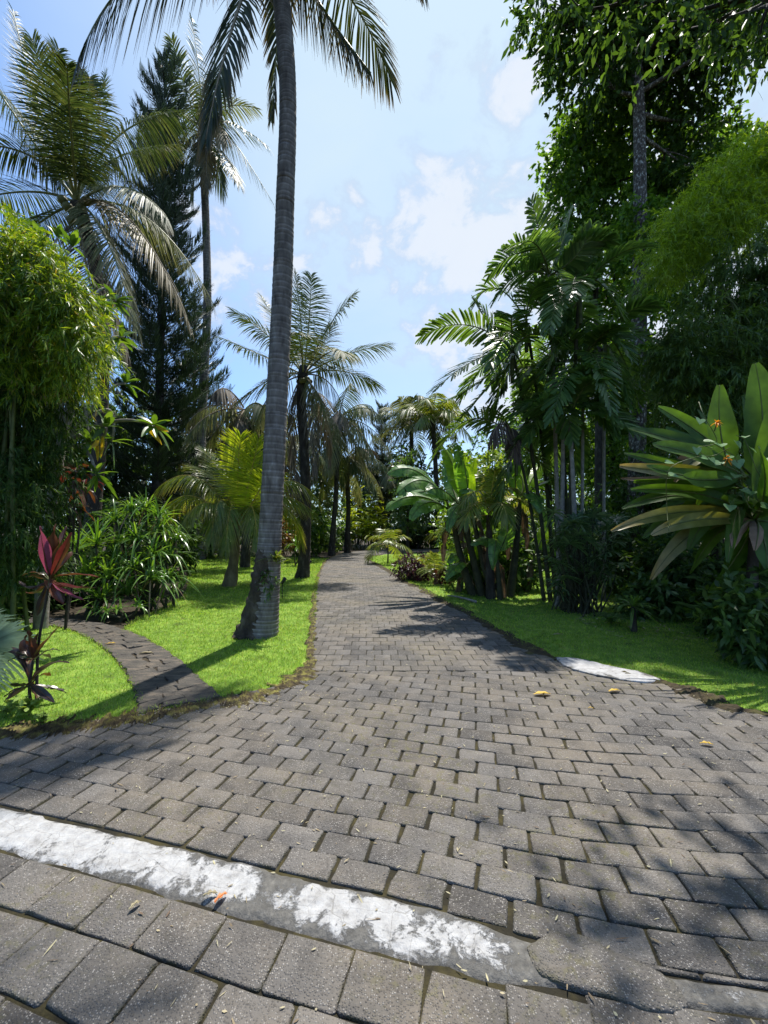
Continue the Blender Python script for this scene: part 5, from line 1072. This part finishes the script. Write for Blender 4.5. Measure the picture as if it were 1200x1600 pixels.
def cordyline_tall():
    d = 6.3; o = at_depth(108, d); t = thing('cordyline', 'tall red cordyline with hanging dark leaves between bamboo and strap leaves', 'plant', o)
    tops = [P(118, 738, d), P(108, 790, d + .1), P(130, 760, d + .3)]
    for q in tops:
        mb = MB(); tube(mb, spline([o, (o + q) / 2 + (.03, 0, 0), q], 14), np.linspace(.02, .014, 14), 7); mb.build('stem', M['darkbark'], t, o)
    rosette_plant(t, o, tops[0], 12, .42, .085, (-10, 70), ['cord', 'cord', 'cordbr'], .55)
    rosette_plant(t, o, tops[0] - UP * .1, 8, .42, .075, (-70, -20), ['cordbr', 'cordbase'], .35)
    rosette_plant(t, o, tops[1], 9, .38, .07, (-60, 40), ['cordbr', 'cordbase'], .5)
    rosette_plant(t, o, tops[2], 8, .36, .07, (-40, 60), ['cord', 'cordbr'], .5)
cordyline_tall()

# ------------------------------------------------------------------ strap-leaved plants, fan palm, small plants
def strap_clump(o, label, heads, mat, L, Wd, name='pandan_plant', cat='plant', el=(15, 85), droop=.5, n=26, group=None, K=7, trunk=True, dry=0):
    t = thing(name, label, cat, o, group)
    st = MB(); mb = MB(); dr = MB()
    for h in heads:
        h = np.asarray(h); tube(st, spline([o + np.append(rng.normal(0, .08, 2), -.03), (o + h) / 2 + rng.normal(0, .04, 3), h], 8), np.linspace(.03, .02, 8), 6)
        a = np.arange(n) * 2.399 + rng.normal(0, .2, n); e = np.radians(rng.uniform(el[0], el[1], n)); D = np.stack((np.sin(a) * np.cos(e), np.cos(a) * np.cos(e), np.sin(e)), -1)
        leaves(mb, h + D * .02 + rng.normal(0, .02, (n, 3)), D, np.cross(D, UP + rng.normal(0, .15, (n, 3))), L * rng.uniform(.6, 1.15, n), Wd * rng.uniform(.8, 1.15, n), droop * rng.uniform(.3, 1.5, n), K, 'strap', .28)
        if dry:
            D = nrm(rdir(dry) * (1, 1, .3) - UP * .6); leaves(dr, h + D * .02, D, np.cross(D, UP + .1), L * rng.uniform(.5, .9, dry), Wd * .8, .5, K, 'strap', .2)
    st.build('stems', M['darkstem'], t, o); mb.build('leaves', M[mat], t, o)
    if dry: dr.build('dry_leaves', M['paddledry'], t, o)
o = G(150, 955); d = o[1]
strap_clump(o, 'bright green spiky pandan clump behind the pink and bronze cordyline', [P(150, 850, d), P(140, 900, d - .1), P(122, 915, d), P(168, 905, d - .25), P(185, 880, d + .2), P(120, 860, d + .3), P(160, 935, d - .4)], 'straplit', .72, .034, n=34, droop=.45)
o = G(232, 950); d = o[1]
strap_clump(o, 'large glossy green strap leaved clump drooping over the lawn edge', [P(x, y, d + dz) for x, y, dz in ((205, 800, .3), (228, 795, .4), (180, 815, .3), (248, 810, .3), (250, 830, .2), (215, 845, -.1), (190, 850, 0), (240, 870, -.2), (265, 870, .2), (210, 890, -.4), (235, 905, -.5), (185, 905, -.35), (262, 905, -.1), (275, 845, .5), (200, 930, -.5))], 'strap', .66, .034, n=42, droop=.8, dry=2)
o = G(262, 948); d = o[1]
strap_clump(o, 'thin arching strap plant at the right foot of the glossy clump', [P(270, 925, d), P(285, 915, d + .2), P(250, 935, d - .2)], 'strap', .42, .022, n=26, droop=.8)
o = G(195, 968); d = o[1]
strap_clump(o, 'low dark strap leaves at the edge of the slate path', [P(185, 955, d), P(215, 950, d), P(165, 957, d), P(150, 955, d + .1)], 'strap', .30, .03, n=18, droop=.7)
o = G(-25, 1075); d = o[1]; t = thing('fan_palm', 'silvery blue fan palm leaf at the left edge behind the bronze cordyline', 'palm tree', o)
for (hx, hy, dd, az0, rl) in ((-22, 1010, .1, 75, .1), (-60, 985, .4, 60, .3), (-50, 1040, -.1, 100, -.2)):
    h = P(hx, hy, d + dd); mb = MB(); n = 38
    phi = np.linspace(-1.9, 1.9, n); ax = sdir(math.radians(az0), math.radians(25)); sd = nrm(np.cross(ax, UP)); D = ax * np.cos(phi)[:, None] + (UP * .8 + sd * .25) * np.sin(phi)[:, None]
    leaves(mb, np.tile(h, (n, 1)), D, np.cross(D, np.cross(ax, UP * .9 + sd * .2)), .48 * rng.uniform(.85, 1.05, n), .034, .22, 6, 'strap', .35)
    mb.build('leaf', M['silver'], t, o)
    mb = MB(); tube(mb, bez(o + UP * .02, (o + h) / 2 - UP * .02, h, 8), .010, 6); mb.build('petiole', M['stem'], t, o)
def weed(px, py, label, s=.10):
    o = G(px, py); t = thing('weed', label, 'plant', o, 'bright weeds at the paving edge'); mb = MB(); st = MB()
    for i in range(8):
        a = rng.uniform(0, 6.28); h = o + sdir(a, 1.1) * s * rng.uniform(.5, 1.2); tube(st, [o, (o + h) / 2 + rng.normal(0, .005, 3), h], .0025, 4)
        n = 12; D = nrm(rdir(n) * (1, 1, .4) + UP * .2); leaves(mb, o + (h - o) * rng.uniform(.3, 1, (n, 1)), D, np.cross(D, UP + rng.normal(0, .2, (n, 3))), s * .42, s * .22, .15, 3, 'round')
    st.build('stems', M['stem'], t, o); mb.build('leaves', M['weed'], t, o)
weed(45, 1118, 'pale bright weed at the foot of the bronze cordyline', .16); weed(8, 1118, 'low pale weed at the left picture edge', .09); weed(66, 1128, 'tiny pale weed on the yellow moss', .07)

# ------------------------------------------------------------------ right foreground: big paddle-leaved plant
def paddle_plant():
    d = 4.9; o = at_depth(1185, d); t = thing('giant_birds_nest_plant', 'large plant of long paddle leaves leaning in from the right edge', 'plant', o)
    C = P(1180, 815, d)
    mb = MB(); tube(mb, spline([o, P(1176, 930, d), C], 10), np.linspace(.055, .05, 10), 12, 0, 0, .06); mb.build('stem', M['darkbark'], t, o)
    def lf(m, e, w, mat='paddle', dm=0., de=0., a=None, roll=0., cup=-.25, lab=None, st=.10):
        w *= 1.28; mb = MB(); paddle(mb, C if a is None else P(a[0], a[1], d), P(m[0], m[1], d + dm), P(e[0], e[1], d + de), w, 'paddle', 20, 6, cup, .008, roll * .5 + rng.normal(0, .15), st, 0, 0, 1, .009, (rng.normal(-.1, .25), -.9, .42)); tag(mb.build('leaf', [M[mat], M['stem']], t, o), lab)
    A1 = (1165, 745)
    lf((1128, 690), (1124, 602), .26, a=(1150, 735), dm=-.1, de=-.15, lab='upright broad leaf')
    lf((1192, 680), (1180, 568), .30, dm=.1, de=.2); lf((1215, 690), (1235, 590), .30, dm=-.2, de=-.3); lf((1185, 690), (1160, 618), .26, dm=.3, de=.45)
    lf((1110, 690), (1028, 636), .22, a=A1, dm=.1, de=.1); lf((1090, 700), (982, 670), .22, a=A1, dm=.3, de=.4); lf((1100, 715), (1020, 695), .21, a=A1, dm=-.2, de=-.4); lf((1100, 705), (1040, 668), .2, a=A1, dm=.5, de=.8)
    lf((1090, 735), (975, 708), .15, 'paddle', .2, .3, A1, .1); lf((1075, 740), (968, 728), .16, 'paddleyel', -.1, -.1, A1, .2, lab='yellowing leaf'); lf((1085, 745), (1010, 728), .15, 'paddle', -.3, -.5, A1)
    lf((1085, 758), (990, 752), .14, 'paddle', .1, .1, A1, .4); lf((1090, 750), (970, 748), .10, 'paddledry', .4, .6, A1, .6, lab='dry leaf'); lf((1105, 750), (1068, 745), .16, 'paddle', -.45, -.75, A1, .3)
    lf((1080, 775), (972, 795), .15, 'paddle', .1, .15, None, .4); lf((1070, 800), (955, 830), .13, 'paddleyel', -.1, -.15, None, .5, lab='yellowing leaf'); lf((1075, 798), (968, 822), .10, 'paddledry', .1, .1, None, .6, lab='dry leaf'); lf((1090, 812), (1018, 836), .13, 'paddleyel', -.3, -.5, None, .4, lab='yellowing leaf')
    lf((1100, 780), (1030, 772), .15, 'paddle', .5, .8, None, .3); lf((1105, 775), (985, 765), .15, 'paddle', -.2, -.3, None, .3); lf((1110, 800), (1050, 800), .15, 'paddle', .6, 1.0, None, .3)
    lf((1160, 820), (1146, 858), .11, 'paddledry', -.2, -.3, None, .2, .5, lab='curled brown leaf hanging down'); lf((1185, 825), (1180, 860), .11, 'paddledry', -.3, -.4, None, .2, .5, lab='curled brown leaf hanging down')
    lf((1195, 850), (1198, 890), .2, 'paddle', -.3, -.45, None, .3); lf((1150, 870), (1105, 930), .18, 'paddle', .1, .3, None, .3); lf((1150, 850), (1120, 940), .16, 'paddle', .2, .3, None, .3); lf((1190, 900), (1165, 960), .18, 'paddle', .1, .2, None, .3); lf((1225, 780), (1290, 740), .3, 'paddle', .2, .4); lf((1220, 820), (1300, 850), .3, 'paddle', -.2, -.4); lf((1200, 740), (1260, 640), .3, 'paddle', .5, .9); lf((1140, 730), (1090, 640), .2, 'paddle', .8, 1.3); lf((1195, 760), (1185, 700), .26, 'paddle', -.6, -1.0)
    for i in range(22):
        a_ = math.radians(rng.uniform(195, 330)); e_ = math.radians(rng.uniform(-35, 45)); dv = sdir(a_, e_); L_ = rng.uniform(.7, 1.15); A_ = P(1172, rng.uniform(740, 830), d + .1)
        mk = 'paddle' if rng.random() < .8 else ('paddleyel' if rng.random() < .6 else 'paddledry'); mb = MB()
        paddle(mb, A_, A_ + dv * L_ * .52 + UP * .03, A_ + dv * L_ - UP * L_ * rng.uniform(.1, .5), rng.uniform(.15, .24), 'paddle', 18, 6, -.25, .012, rng.normal(0, .3), .1, 0, 0, 1, .008, (rng.normal(-.1, .3), -.8, .6)); mb.build('leaf', [M[mk], M['stem']], t, o)
    # vine with heart-shaped leaves over it
    V = thing('vine', 'pale heart leaved vine trailing over the paddle leaves', 'vine', P(1140, 715, d - .5)); vo = P(1140, 715, d - .5)
    st = MB(); dd = d - .45
    runs = [[(1105, 715), (1090, 700), (1120, 690), (1100, 650), (1092, 628)], [(1140, 700), (1115, 712), (1085, 715), (1045, 735), (1042, 790), (1045, 830)], [(1140, 720), (1155, 745), (1170, 790), (1192, 800)], [(1110, 690), (1130, 702), (1150, 718), (1160, 760), (1140, 790)], [(1150, 680), (1165, 690), (1185, 740), (1200, 750)]]
    for rn in runs:
        c = spline([P(x, y, dd + rng.normal(0, .06)) for x, y in rn], 30); tube(st, c, .004, 5)
    spots = [(1094, 655), (1100, 690), (1088, 700), (1112, 700), (1125, 694), (1110, 716), (1095, 714), (1140, 712), (1152, 720), (1040, 722), (1044, 742), (1150, 742), (1160, 765), (1172, 768), (1190, 790), (1140, 790), (1150, 690), (1165, 682), (1172, 700), (1125, 722), (1196, 716), (1130, 745)]
    for x, y in spots:
        p = P(x, y, dd - .04 + rng.normal(0, .04)); D = nrm(np.array((rng.normal(0, .6), -.5, -.5 + rng.normal(0, .3)))); s_ = rng.uniform(.075, .12)
        S = nrm(np.cross(D, np.array((rng.normal(0, .3), -.6, .8)))); Nn = np.cross(S, D)
        hs = np.array([(0, .0), (.25, -.14), (.46, -.06), (.5, .18), (.36, .5), (0, 1.0), (-.36, .5), (-.5, .18), (-.46, -.06), (-.25, -.14)])
        v = p + s_ * (S * hs[:, :1] + D * hs[:, 1:] + Nn * (.25 * np.abs(hs[:, :1]))); c0 = p + s_ * D * .35
        vv = np.vstack((v, c0)); k = np.arange(10); lv = MB(); lv.add(vv, tris=np.stack((k, (k + 1) % 10, np.full(10, 10)), -1)); lv.build('leaf', M['vine'], V, vo)
    st.build('stems', M['stem'], V, vo)
    for x, y, lb in ((1120, 660, 'upper orange flower beside the upright paddle leaf'), (1137, 717, 'lower orange flower among the pale vine leaves')):
        q = P(x, y, dd - .05); f = thing('flower', lb, 'flower', q, 'orange flowers in the paddle leaved plant'); mb = MB(); n = 16; D = nrm(rdir(n) + np.array((0, -.5, .3)))
        leaves(mb, np.tile(q, (n, 1)), D, np.cross(D, UP + .2), rng.uniform(.04, .075, n), .018, .35, 4, 'lance', .3); mb.build('petals', M['flower'], f, q)
        mb = MB(); tube(mb, [q + (.02, .06, -.08), q + (.005, .01, -.02), q], .007, 6); mb.build('stalk', M['stem'], f, q)
paddle_plant()

# lady palm: many cane stems with fan leaves
def lady_palm(o, d, cx, label, spots, R=.30, nf=1):
    t = thing('lady_palm', label, 'palm tree', o); st = MB(); fo = MB()
    for x, y, dz in spots:
        h = P(x, y, d + dz); b = o + np.append(rng.normal(0, .16, 2), -.03); tube(st, spline([b, b * .4 + h * .6 + rng.normal(0, .05, 3) - (0, 0, .05), h], 10), np.linspace(.016, .006, 10), 5)
        ax = nrm(h - (o + UP * (h[2] * .75)) + UP * rng.uniform(-.1, .35) + rng.normal(0, .12, 3)); sd = nrm(np.cross(ax, UP)); up = np.cross(sd, ax)
        n = int(rng.integers(8, 12)); ph = np.linspace(-2.1, 2.1, n) + rng.normal(0, .06, n); D = ax * np.cos(ph)[:, None] + sd * np.sin(ph)[:, None] + up * .12
        leaves(fo, np.tile(h, (n, 1)), D, np.cross(D, up + rng.normal(0, .12, (n, 3))), R * rng.uniform(.8, 1.1, n), .036 * rng.uniform(.8, 1.2, n), rng.uniform(.25, .6), 5, 'blunt', .2)
    st.build('canes', M['darkstem'], t, o); fo.build('fan_leaves', M['rhapis'], t, o)
o = G(905, 955); d = o[1]
sp = [(x, y, dz) for x, y, dz in zip(rng.uniform(865, 965, 70), 800 + 130 * rng.random(70) ** 1.3, rng.uniform(-.45, .45, 70))] + [(900, 812, -.2), (925, 808, -.3), (882, 830, -.3), (940, 818, 0), (918, 845, -.45), (890, 850, -.45), (955, 850, -.2), (965, 880, .1), (875, 880, -.3), (870, 850, 0), (960, 810, .3)]
lady_palm(o, d, 905, 'dense lady palm clump with dark fan leaves at the lawn edge', sp)
o = G(990, 985); d = o[1]
t = thing('dracaena', 'small dark arching strap leaved plant in front of the shaded bushes', 'plant', o)
mb = MB(); tube(mb, [o - UP * .03, o + UP * .2, o + UP * .36], [.05, .045, .03], 9, 0, 0, .05); mb.build('stem', M['darkbark'], t, o)
rosette_plant(t, o, o + UP * .34, 34, .42, .042, (-25, 75), 'strap', .5, 'strap', 'leaf', .02)
o = G(955, 975); t = thing('fern', 'low bright fern beside the lady palm foot', 'fern', o)
mb = MB(); [frond(mb, o, o + sdir(a, .8) * .18, o + sdir(a, .35) * .34, 18, .07, .02, .2, 0, 75, 40, .1, .004, .1, 2) for a in np.linspace(0, 6, 13)]; mb.build('fronds', [M['stem'], M['hedge']], t, o)

def shrub(name, o, blobs, mat, label, ntw, per, L, Wd, tl=.3, cat='shrub', droop=.2, down=.0, shell=.5, group=None, stems=7, prof='lance', sm='darkbark'):
    t = thing(name, label, cat, o, group); st = MB(); mb = MB()
    for c, r in blobs:
        for i in range(stems):
            e = np.asarray(c) + rdir(1)[0] * np.asarray(r) * .7; tube(st, spline([o + np.append(rng.normal(0, .05, 2), -.03), (o + e) / 2 + rng.normal(0, .06, 3), e], 8), np.linspace(.016, .004, 8), 5)
    st.build('stems', M[sm], t, o); crown(mb, blobs, ntw, per, L, Wd, tl, shell, droop, 2, prof, 0, down); mb.build('foliage', M[mat], t, o); return t
o = G(762, 924); d = o[1]; shrub('leafy_bush', o, [bl(735, 885, d + .3, .4, .4), bl(770, 890, d + .4, .5, .5), bl(805, 880, d + .3, .45, .55), bl(760, 850, d + .6, .6, .4)], 'hedge', 'dark leafy bush filling in between the banana stems', 330, 7, .24, .09, .35, 'bush')
o = G(652, 906); d = o[1]; shrub('purple_shrub', o, [bl(648, 885, d, .48, .36), bl(665, 888, d - .1, .4, .33), bl(635, 890, d, .35, .28)], 'purple', 'round purple leaved shrub beside the drive inside the bend', 330, 8, .12, .035, .22)
o = G(692, 912); d = o[1]; shrub('purple_shrub', o, [bl(692, 900, d, .28, .2)], 'cordbr', 'small dark red shrub in front of the bananas', 90, 7, .12, .035, .15)
o = G(818, 918); d = o[1]; strap_clump(o, 'round dark tufted bush on the lawn behind the banana clump', [P(x, y, d + dz) for x, y, dz in ((810, 900, 0), (825, 898, .1), (838, 905, 0), (818, 908, -.2), (800, 908, 0))], 'strap', .55, .022, 'tufted_bush', 'shrub', (5, 80), .35, 34)
o = G(446, 868); o = at_depth(446, 19); d = 19; shrub('croton', o, [bl(447, 835, d, .45, .5), bl(440, 850, d, .4, .35)], 'croton', 'orange leaved croton seen just right of the grey palm trunk', 120, 8, .22, .06, .3)
o = at_depth(460, 17.5); strap_clump(o, 'bright arching plant between the grey trunk and the second palm', [P(462, 852, 17.5), P(468, 858, 17.3)], 'straplit', .7, .06, n=18, droop=.6)

# yellow-green ginger clump at the bend and its neighbours
def ginger(o, heads, label, L=.9, Wd=.2, mat='heli', n=9):
    t = thing('ginger_plant', label, 'plant', o, 'ginger clumps behind the bend'); st = MB(); lf = MB()
    for h in heads:
        b = o + np.append(rng.normal(0, .5, 2) * (1, .5), -.03); b[0] += (h[0] - o[0]) * .7; c = spline([b, b * .4 + h * .6, h], 10); tube(st, c, .02, 5)
        s = np.linspace(.45, 1, n); i = (s * 9).astype(int); a = rng.uniform(0, 6.28)
        D = np.stack([sdir(a + k * 3.14 + rng.normal(0, .5), rng.uniform(.1, .9)) for k in range(n)]); leaves(lf, c[i], D, np.cross(D, UP + rng.normal(0, .25, (n, 3))), L * rng.uniform(.6, 1.1, n), Wd * rng.uniform(.7, 1.1, n), .4, 5, 'lance', .2)
    st.build('stems', M['stem'], t, o); lf.build('leaves', M[mat], t, o)
d = 33.0
ginger(at_depth(565, d), [P(x, y, d + rng.normal(0, .5)) for x, y in zip(rng.uniform(535, 592, 34), rng.uniform(795, 835, 34))], 'bright yellow green ginger clump lit at the bend of the drive', 1.1, .24)
d = 36
ginger(at_depth(575, d), [P(x, y, d + rng.normal(0, .5)) for x, y in zip(rng.uniform(540, 600, 26), rng.uniform(760, 815, 26))], 'taller ginger stems with paler leaves behind the yellow clump', 1.2, .26, 'heli')

# ------------------------------------------------------------------ woodland behind
def far_tree(px, d, top, w, mat, label, L=.32, Wd=.15, ntw=420, base=None, name='broadleaf_tree', shell=.35, bark='darkbark'):
    o = at_depth(px, d); H = P(px, top, d)[2]; ws = w * d / F
    blobs = []
    for i in range(7):
        z = H * (.28 + .62 * ((i + .5) / 7)); r = ws * (.62 if i < 5 else .42) * rng.uniform(.75, 1.1)
        blobs.append((np.array((o[0] + rng.normal(0, ws * .33), d + rng.normal(0, ws * .3), z)), (r, r, H * .13 + ws * .12)))
    tree(name, o, [o, o + UP * H * .4, o + UP * H * .8 + (.2, 0, 0)], blobs, M[mat], label, 'tree', ntw, 8, L, Wd, .8, shell, .2, bark, True, None, .1, max(.12, H * .014), 'lance', 8)
far_tree(765, 15.5, 705, 46, 'treelit', 'bright yellow green bushy tree right behind the bananas', .2, .10, 620)
far_tree(655, 34, 690, 42, 'fartree', 'leafy tree with yellow green top left of the banana leaves', .34, .17, 520)
far_tree(637, 29, 705, 22, 'hedge', 'dark trunked tree rising behind the lawn inside the bend', .26, .12, 360)
far_tree(720, 36, 690, 45, 'treelit', 'light green tree right behind the upright banana leaf', .34, .17, 520)
far_tree(770, 24, 730, 48, 'treelit', 'sunlit bushy tree between the bananas and the areca stems', .24, .12, 560)
far_tree(800, 34, 640, 60, 'fartree', 'pale tree top seen behind the left tips of the areca fronds', .34, .17, 520)
far_tree(610, 44, 690, 30, 'fartree', 'hazy tree beyond the bend under the distant conifer', .36, .18, 360)
far_tree(560, 42, 745, 40, 'hedge', 'dark round tree behind the yellow ginger clump', .36, .18, 420)
far_tree(500, 40, 700, 45, 'fartree', 'pale tree filling the gap behind the second palm trunk', .36, .18, 480)
far_tree(440, 36, 740, 50, 'hedge', 'shaded tree far behind the grey ringed trunk', .34, .16, 420)
far_tree(385, 33, 720, 45, 'treelit', 'light leaved tree far behind the young yellow palm', .30, .15, 300)
far_tree(330, 30, 700, 55, 'hedge', 'shaded tree to the right of the conifer foot', .3, .14, 520)
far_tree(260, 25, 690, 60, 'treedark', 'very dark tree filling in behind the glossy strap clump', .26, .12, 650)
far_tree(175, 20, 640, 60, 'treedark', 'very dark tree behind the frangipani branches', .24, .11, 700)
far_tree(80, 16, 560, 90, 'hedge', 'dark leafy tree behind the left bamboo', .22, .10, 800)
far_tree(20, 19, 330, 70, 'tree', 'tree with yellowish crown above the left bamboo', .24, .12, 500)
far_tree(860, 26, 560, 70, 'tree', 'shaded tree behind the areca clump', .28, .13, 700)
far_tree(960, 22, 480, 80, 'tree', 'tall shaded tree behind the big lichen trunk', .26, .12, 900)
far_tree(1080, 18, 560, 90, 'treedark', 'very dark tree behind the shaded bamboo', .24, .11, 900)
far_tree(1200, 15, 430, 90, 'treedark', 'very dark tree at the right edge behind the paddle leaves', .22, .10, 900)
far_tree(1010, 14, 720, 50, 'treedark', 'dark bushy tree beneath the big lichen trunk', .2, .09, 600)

# hedges and shaded bushes (each a plant of its own)
for px, d, top, w, mat, lab in ((300, 21, 790, 34, 'hedge', 'dark hedge bush behind the lawn left of the young palm'), (345, 22, 795, 34, 'hedge', 'dark hedge bush straight behind the young yellow palm'), (410, 24, 800, 34, 'hedge', 'dark hedge bush half hidden by the grey trunk'),
        (500, 28, 800, 28, 'hedge', 'dark bush left of the bend behind the second palm'), (525, 31, 815, 24, 'hedge', 'dark bush at the foot of the shaggy far palms'), (470, 24, 795, 28, 'tree', 'green bush behind the second palm trunk'),
        (620, 36, 815, 24, 'hedge', 'dark bush across the road right of the ginger'), (655, 35, 810, 28, 'treedark', 'dark bush beside the trunk behind the bend'), (690, 34, 808, 28, 'hedge', 'dark bush left behind the bananas beyond the road'), (730, 33, 800, 34, 'treedark', 'dark bush straight behind the banana stems'), (790, 31, 790, 40, 'hedge', 'dark bush behind the right end of the bananas'),
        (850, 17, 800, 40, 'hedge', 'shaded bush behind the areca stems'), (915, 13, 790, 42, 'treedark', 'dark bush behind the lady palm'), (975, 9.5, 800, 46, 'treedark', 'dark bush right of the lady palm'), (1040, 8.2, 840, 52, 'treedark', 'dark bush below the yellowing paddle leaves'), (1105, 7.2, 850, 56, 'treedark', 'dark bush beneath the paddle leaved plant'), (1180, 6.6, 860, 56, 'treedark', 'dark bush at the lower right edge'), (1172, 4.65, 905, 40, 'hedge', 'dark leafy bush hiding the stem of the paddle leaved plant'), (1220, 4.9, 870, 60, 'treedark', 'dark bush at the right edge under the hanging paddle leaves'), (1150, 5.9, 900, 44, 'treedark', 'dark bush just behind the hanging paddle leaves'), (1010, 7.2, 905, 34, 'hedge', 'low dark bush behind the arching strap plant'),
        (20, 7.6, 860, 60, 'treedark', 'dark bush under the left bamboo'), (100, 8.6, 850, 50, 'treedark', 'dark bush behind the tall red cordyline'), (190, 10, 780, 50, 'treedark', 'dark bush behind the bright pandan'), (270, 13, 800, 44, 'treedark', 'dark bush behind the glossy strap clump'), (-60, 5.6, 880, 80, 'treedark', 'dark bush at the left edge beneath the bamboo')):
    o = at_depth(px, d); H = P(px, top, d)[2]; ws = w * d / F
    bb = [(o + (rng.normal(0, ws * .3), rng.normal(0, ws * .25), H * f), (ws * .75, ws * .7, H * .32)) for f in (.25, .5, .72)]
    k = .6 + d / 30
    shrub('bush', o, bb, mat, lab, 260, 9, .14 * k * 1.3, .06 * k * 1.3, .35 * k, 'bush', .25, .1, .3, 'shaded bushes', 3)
# a few ginger leaves low in the right shade
o = G(1120, 985); d = o[1]
t = thing('ginger_plant', 'low broad leaved plant in the deep shade under the paddle leaves', 'plant', o)
rosette_plant(t, o, o + UP * .1, 14, .65, .13, (20, 80), 'paddle', .25, 'lance', 'leaf', .3)
o = G(1080, 965); t = thing('ginger_plant', 'broad leaved plant with a silvery leaf rim beside the shaded bushes', 'plant', o)
rosette_plant(t, o, o + UP * .1, 12, .6, .13, (20, 80), 'areca', .3, 'lance', 'leaf', .3)
# a far-off wood closing the view: reads as one mass
mb = MB()
wl = [(np.array((x, 62 + abs(x) * -.25 + rng.normal(0, 3), z)), (5.5, 4, 4)) for x in np.arange(-52, 56, 6.) for z in (2., 5.5)]
crown(mb, wl, 2600, 9, .75, .38, 1.6, .4, .2, 1); tag(mb.build('far_wood', M['fartree']), 'far wood closing the view behind the garden', None, None, 'stuff')
mb = MB()
wl = [(np.array((s * (15 + rng.random() * 4), y, z)), (2.6, 2.6, 2.6)) for s in (-1, 1) for y in np.arange(3, 44, 4.) for z in (1.5, 4.5, 7., 9.5)]
crown(mb, wl, 8500, 8, .55, .28, .9, .3, .2, 1); tag(mb.build('side_wood', M['treedark']), 'dark woodland mass at both sides of the garden', None, None, 'stuff')

# ------------------------------------------------------------------ litter
def fallen(px, py, L, mat, label, yaw=None, name='fallen_leaf'):
    o = G(px, py, .009); mb = MB(); a = rng.uniform(0, 6.28) if yaw is None else yaw; dv = np.array((math.cos(a), math.sin(a), .0))
    paddle(mb, o - dv * L / 2 + UP * .004, o + UP * .010, o + dv * L / 2 + UP * .003, L * .42, 'lance', 8, 4, -.35, .004, .15, .1, 0, 0, 0, .0015)
    tag(mb.build(name, M[mat], None, o), label, 'leaf', 'fallen leaves on the paving')
fallen(847, 1085, .16, 'litteryel', 'largest yellow leaf lying on the drive near the white painted edge', .1)
fallen(960, 1080, .12, 'litteryel', 'dull yellow leaf on the shaded paving below the white edge', .2)
fallen(345, 1404, .055, 'litterora', 'orange leaf scrap at the lower edge of the white strip', .9)
fallen(328, 1399, .05, 'litterdry', 'tan leaf scrap left of the orange scrap', .3)
fallen(1104, 1163, .08, 'litteryel', 'pale yellow leaf on the sunlit paving at right', -.2)
fallen(923, 1107, .04, 'litteryel', 'tiny yellow leaf on the paving nearest the painted edge shadow', 0)
fallen(211, 1416, .045, 'litterdry', 'pale scrap on a dark block in the lower left', 1.0)
fallen(173, 1006, .12, 'litteryel', 'yellow leaf on the slate path', .4)
fallen(228, 1021, .16, 'litterdry', 'grey dry leaf on the slate path', .2)
fallen(872, 992, .16, 'litterdry', 'dry leaf in the shade of the areca palms on the grass', .1)
o = G(722, 938); mb = MB(); a, b = G(700, 932, .0), G(744, 942, .0); tube(mb, bez(a + UP * .02, (a + b) / 2 + UP * .04, b + UP * .02, 10), np.linspace(.012, .03, 10), 6); tag(mb.build('fallen_frond_stalk', M['greybark'], None, o), 'pale fallen frond stalk on the sunlit grass before the bananas', 'frond stalk')
mb = MB(); n = 5200
p = np.vstack((np.c_[rng.uniform(-3, 3.2, n), rng.uniform(.9, 5.2, n)], right_edge[rng.integers(2, 42, 900)] + rng.normal(0, .10, (900, 2)), gp(*[(x, 1100 + rng.normal(0, 10) + (360 - x) * .1) for x in rng.uniform(0, 480, 700)])))
keep = rng.random(len(p)) < np.where(np.arange(len(p)) < n, .35, .8); p = p[keep & pip(p, np.vstack((drive[:-2], [[-6, .4], [6.5, .4]])))]
m = len(p); D = np.c_[rng.standard_normal((m, 2)), rng.normal(0, .12, m)]
leaves(mb, np.c_[p, np.full(m, .006)], D, np.c_[-D[:, 1], D[:, 0], rng.normal(0, .2, m)], np.where(rng.random(m) < .12, 2., 1.) * rng.uniform(.006, .03, m), rng.uniform(.003, .009, m), 0, 2, 'lance')
tag(mb.build('dry_litter', M['litterdry']), 'scattered dry crumbs of leaf on the paving', None, None, 'stuff')
mb = MB(); n = 900; p = np.c_[rng.uniform(3.2, 7, n), rng.uniform(5.6, 9, n)]; D = np.c_[rng.standard_normal((n, 2)), rng.normal(0, .2, n)]
leaves(mb, np.c_[p, np.full(n, .01)], D, np.c_[-D[:, 1], D[:, 0], rng.normal(0, .3, n)], rng.uniform(.025, .075, n), rng.uniform(.012, .028, n), 0, 3, 'lance')
tag(mb.build('leaf_litter', M['litterdry']), 'brown leaf litter under the shaded bushes at right', None, None, 'stuff')
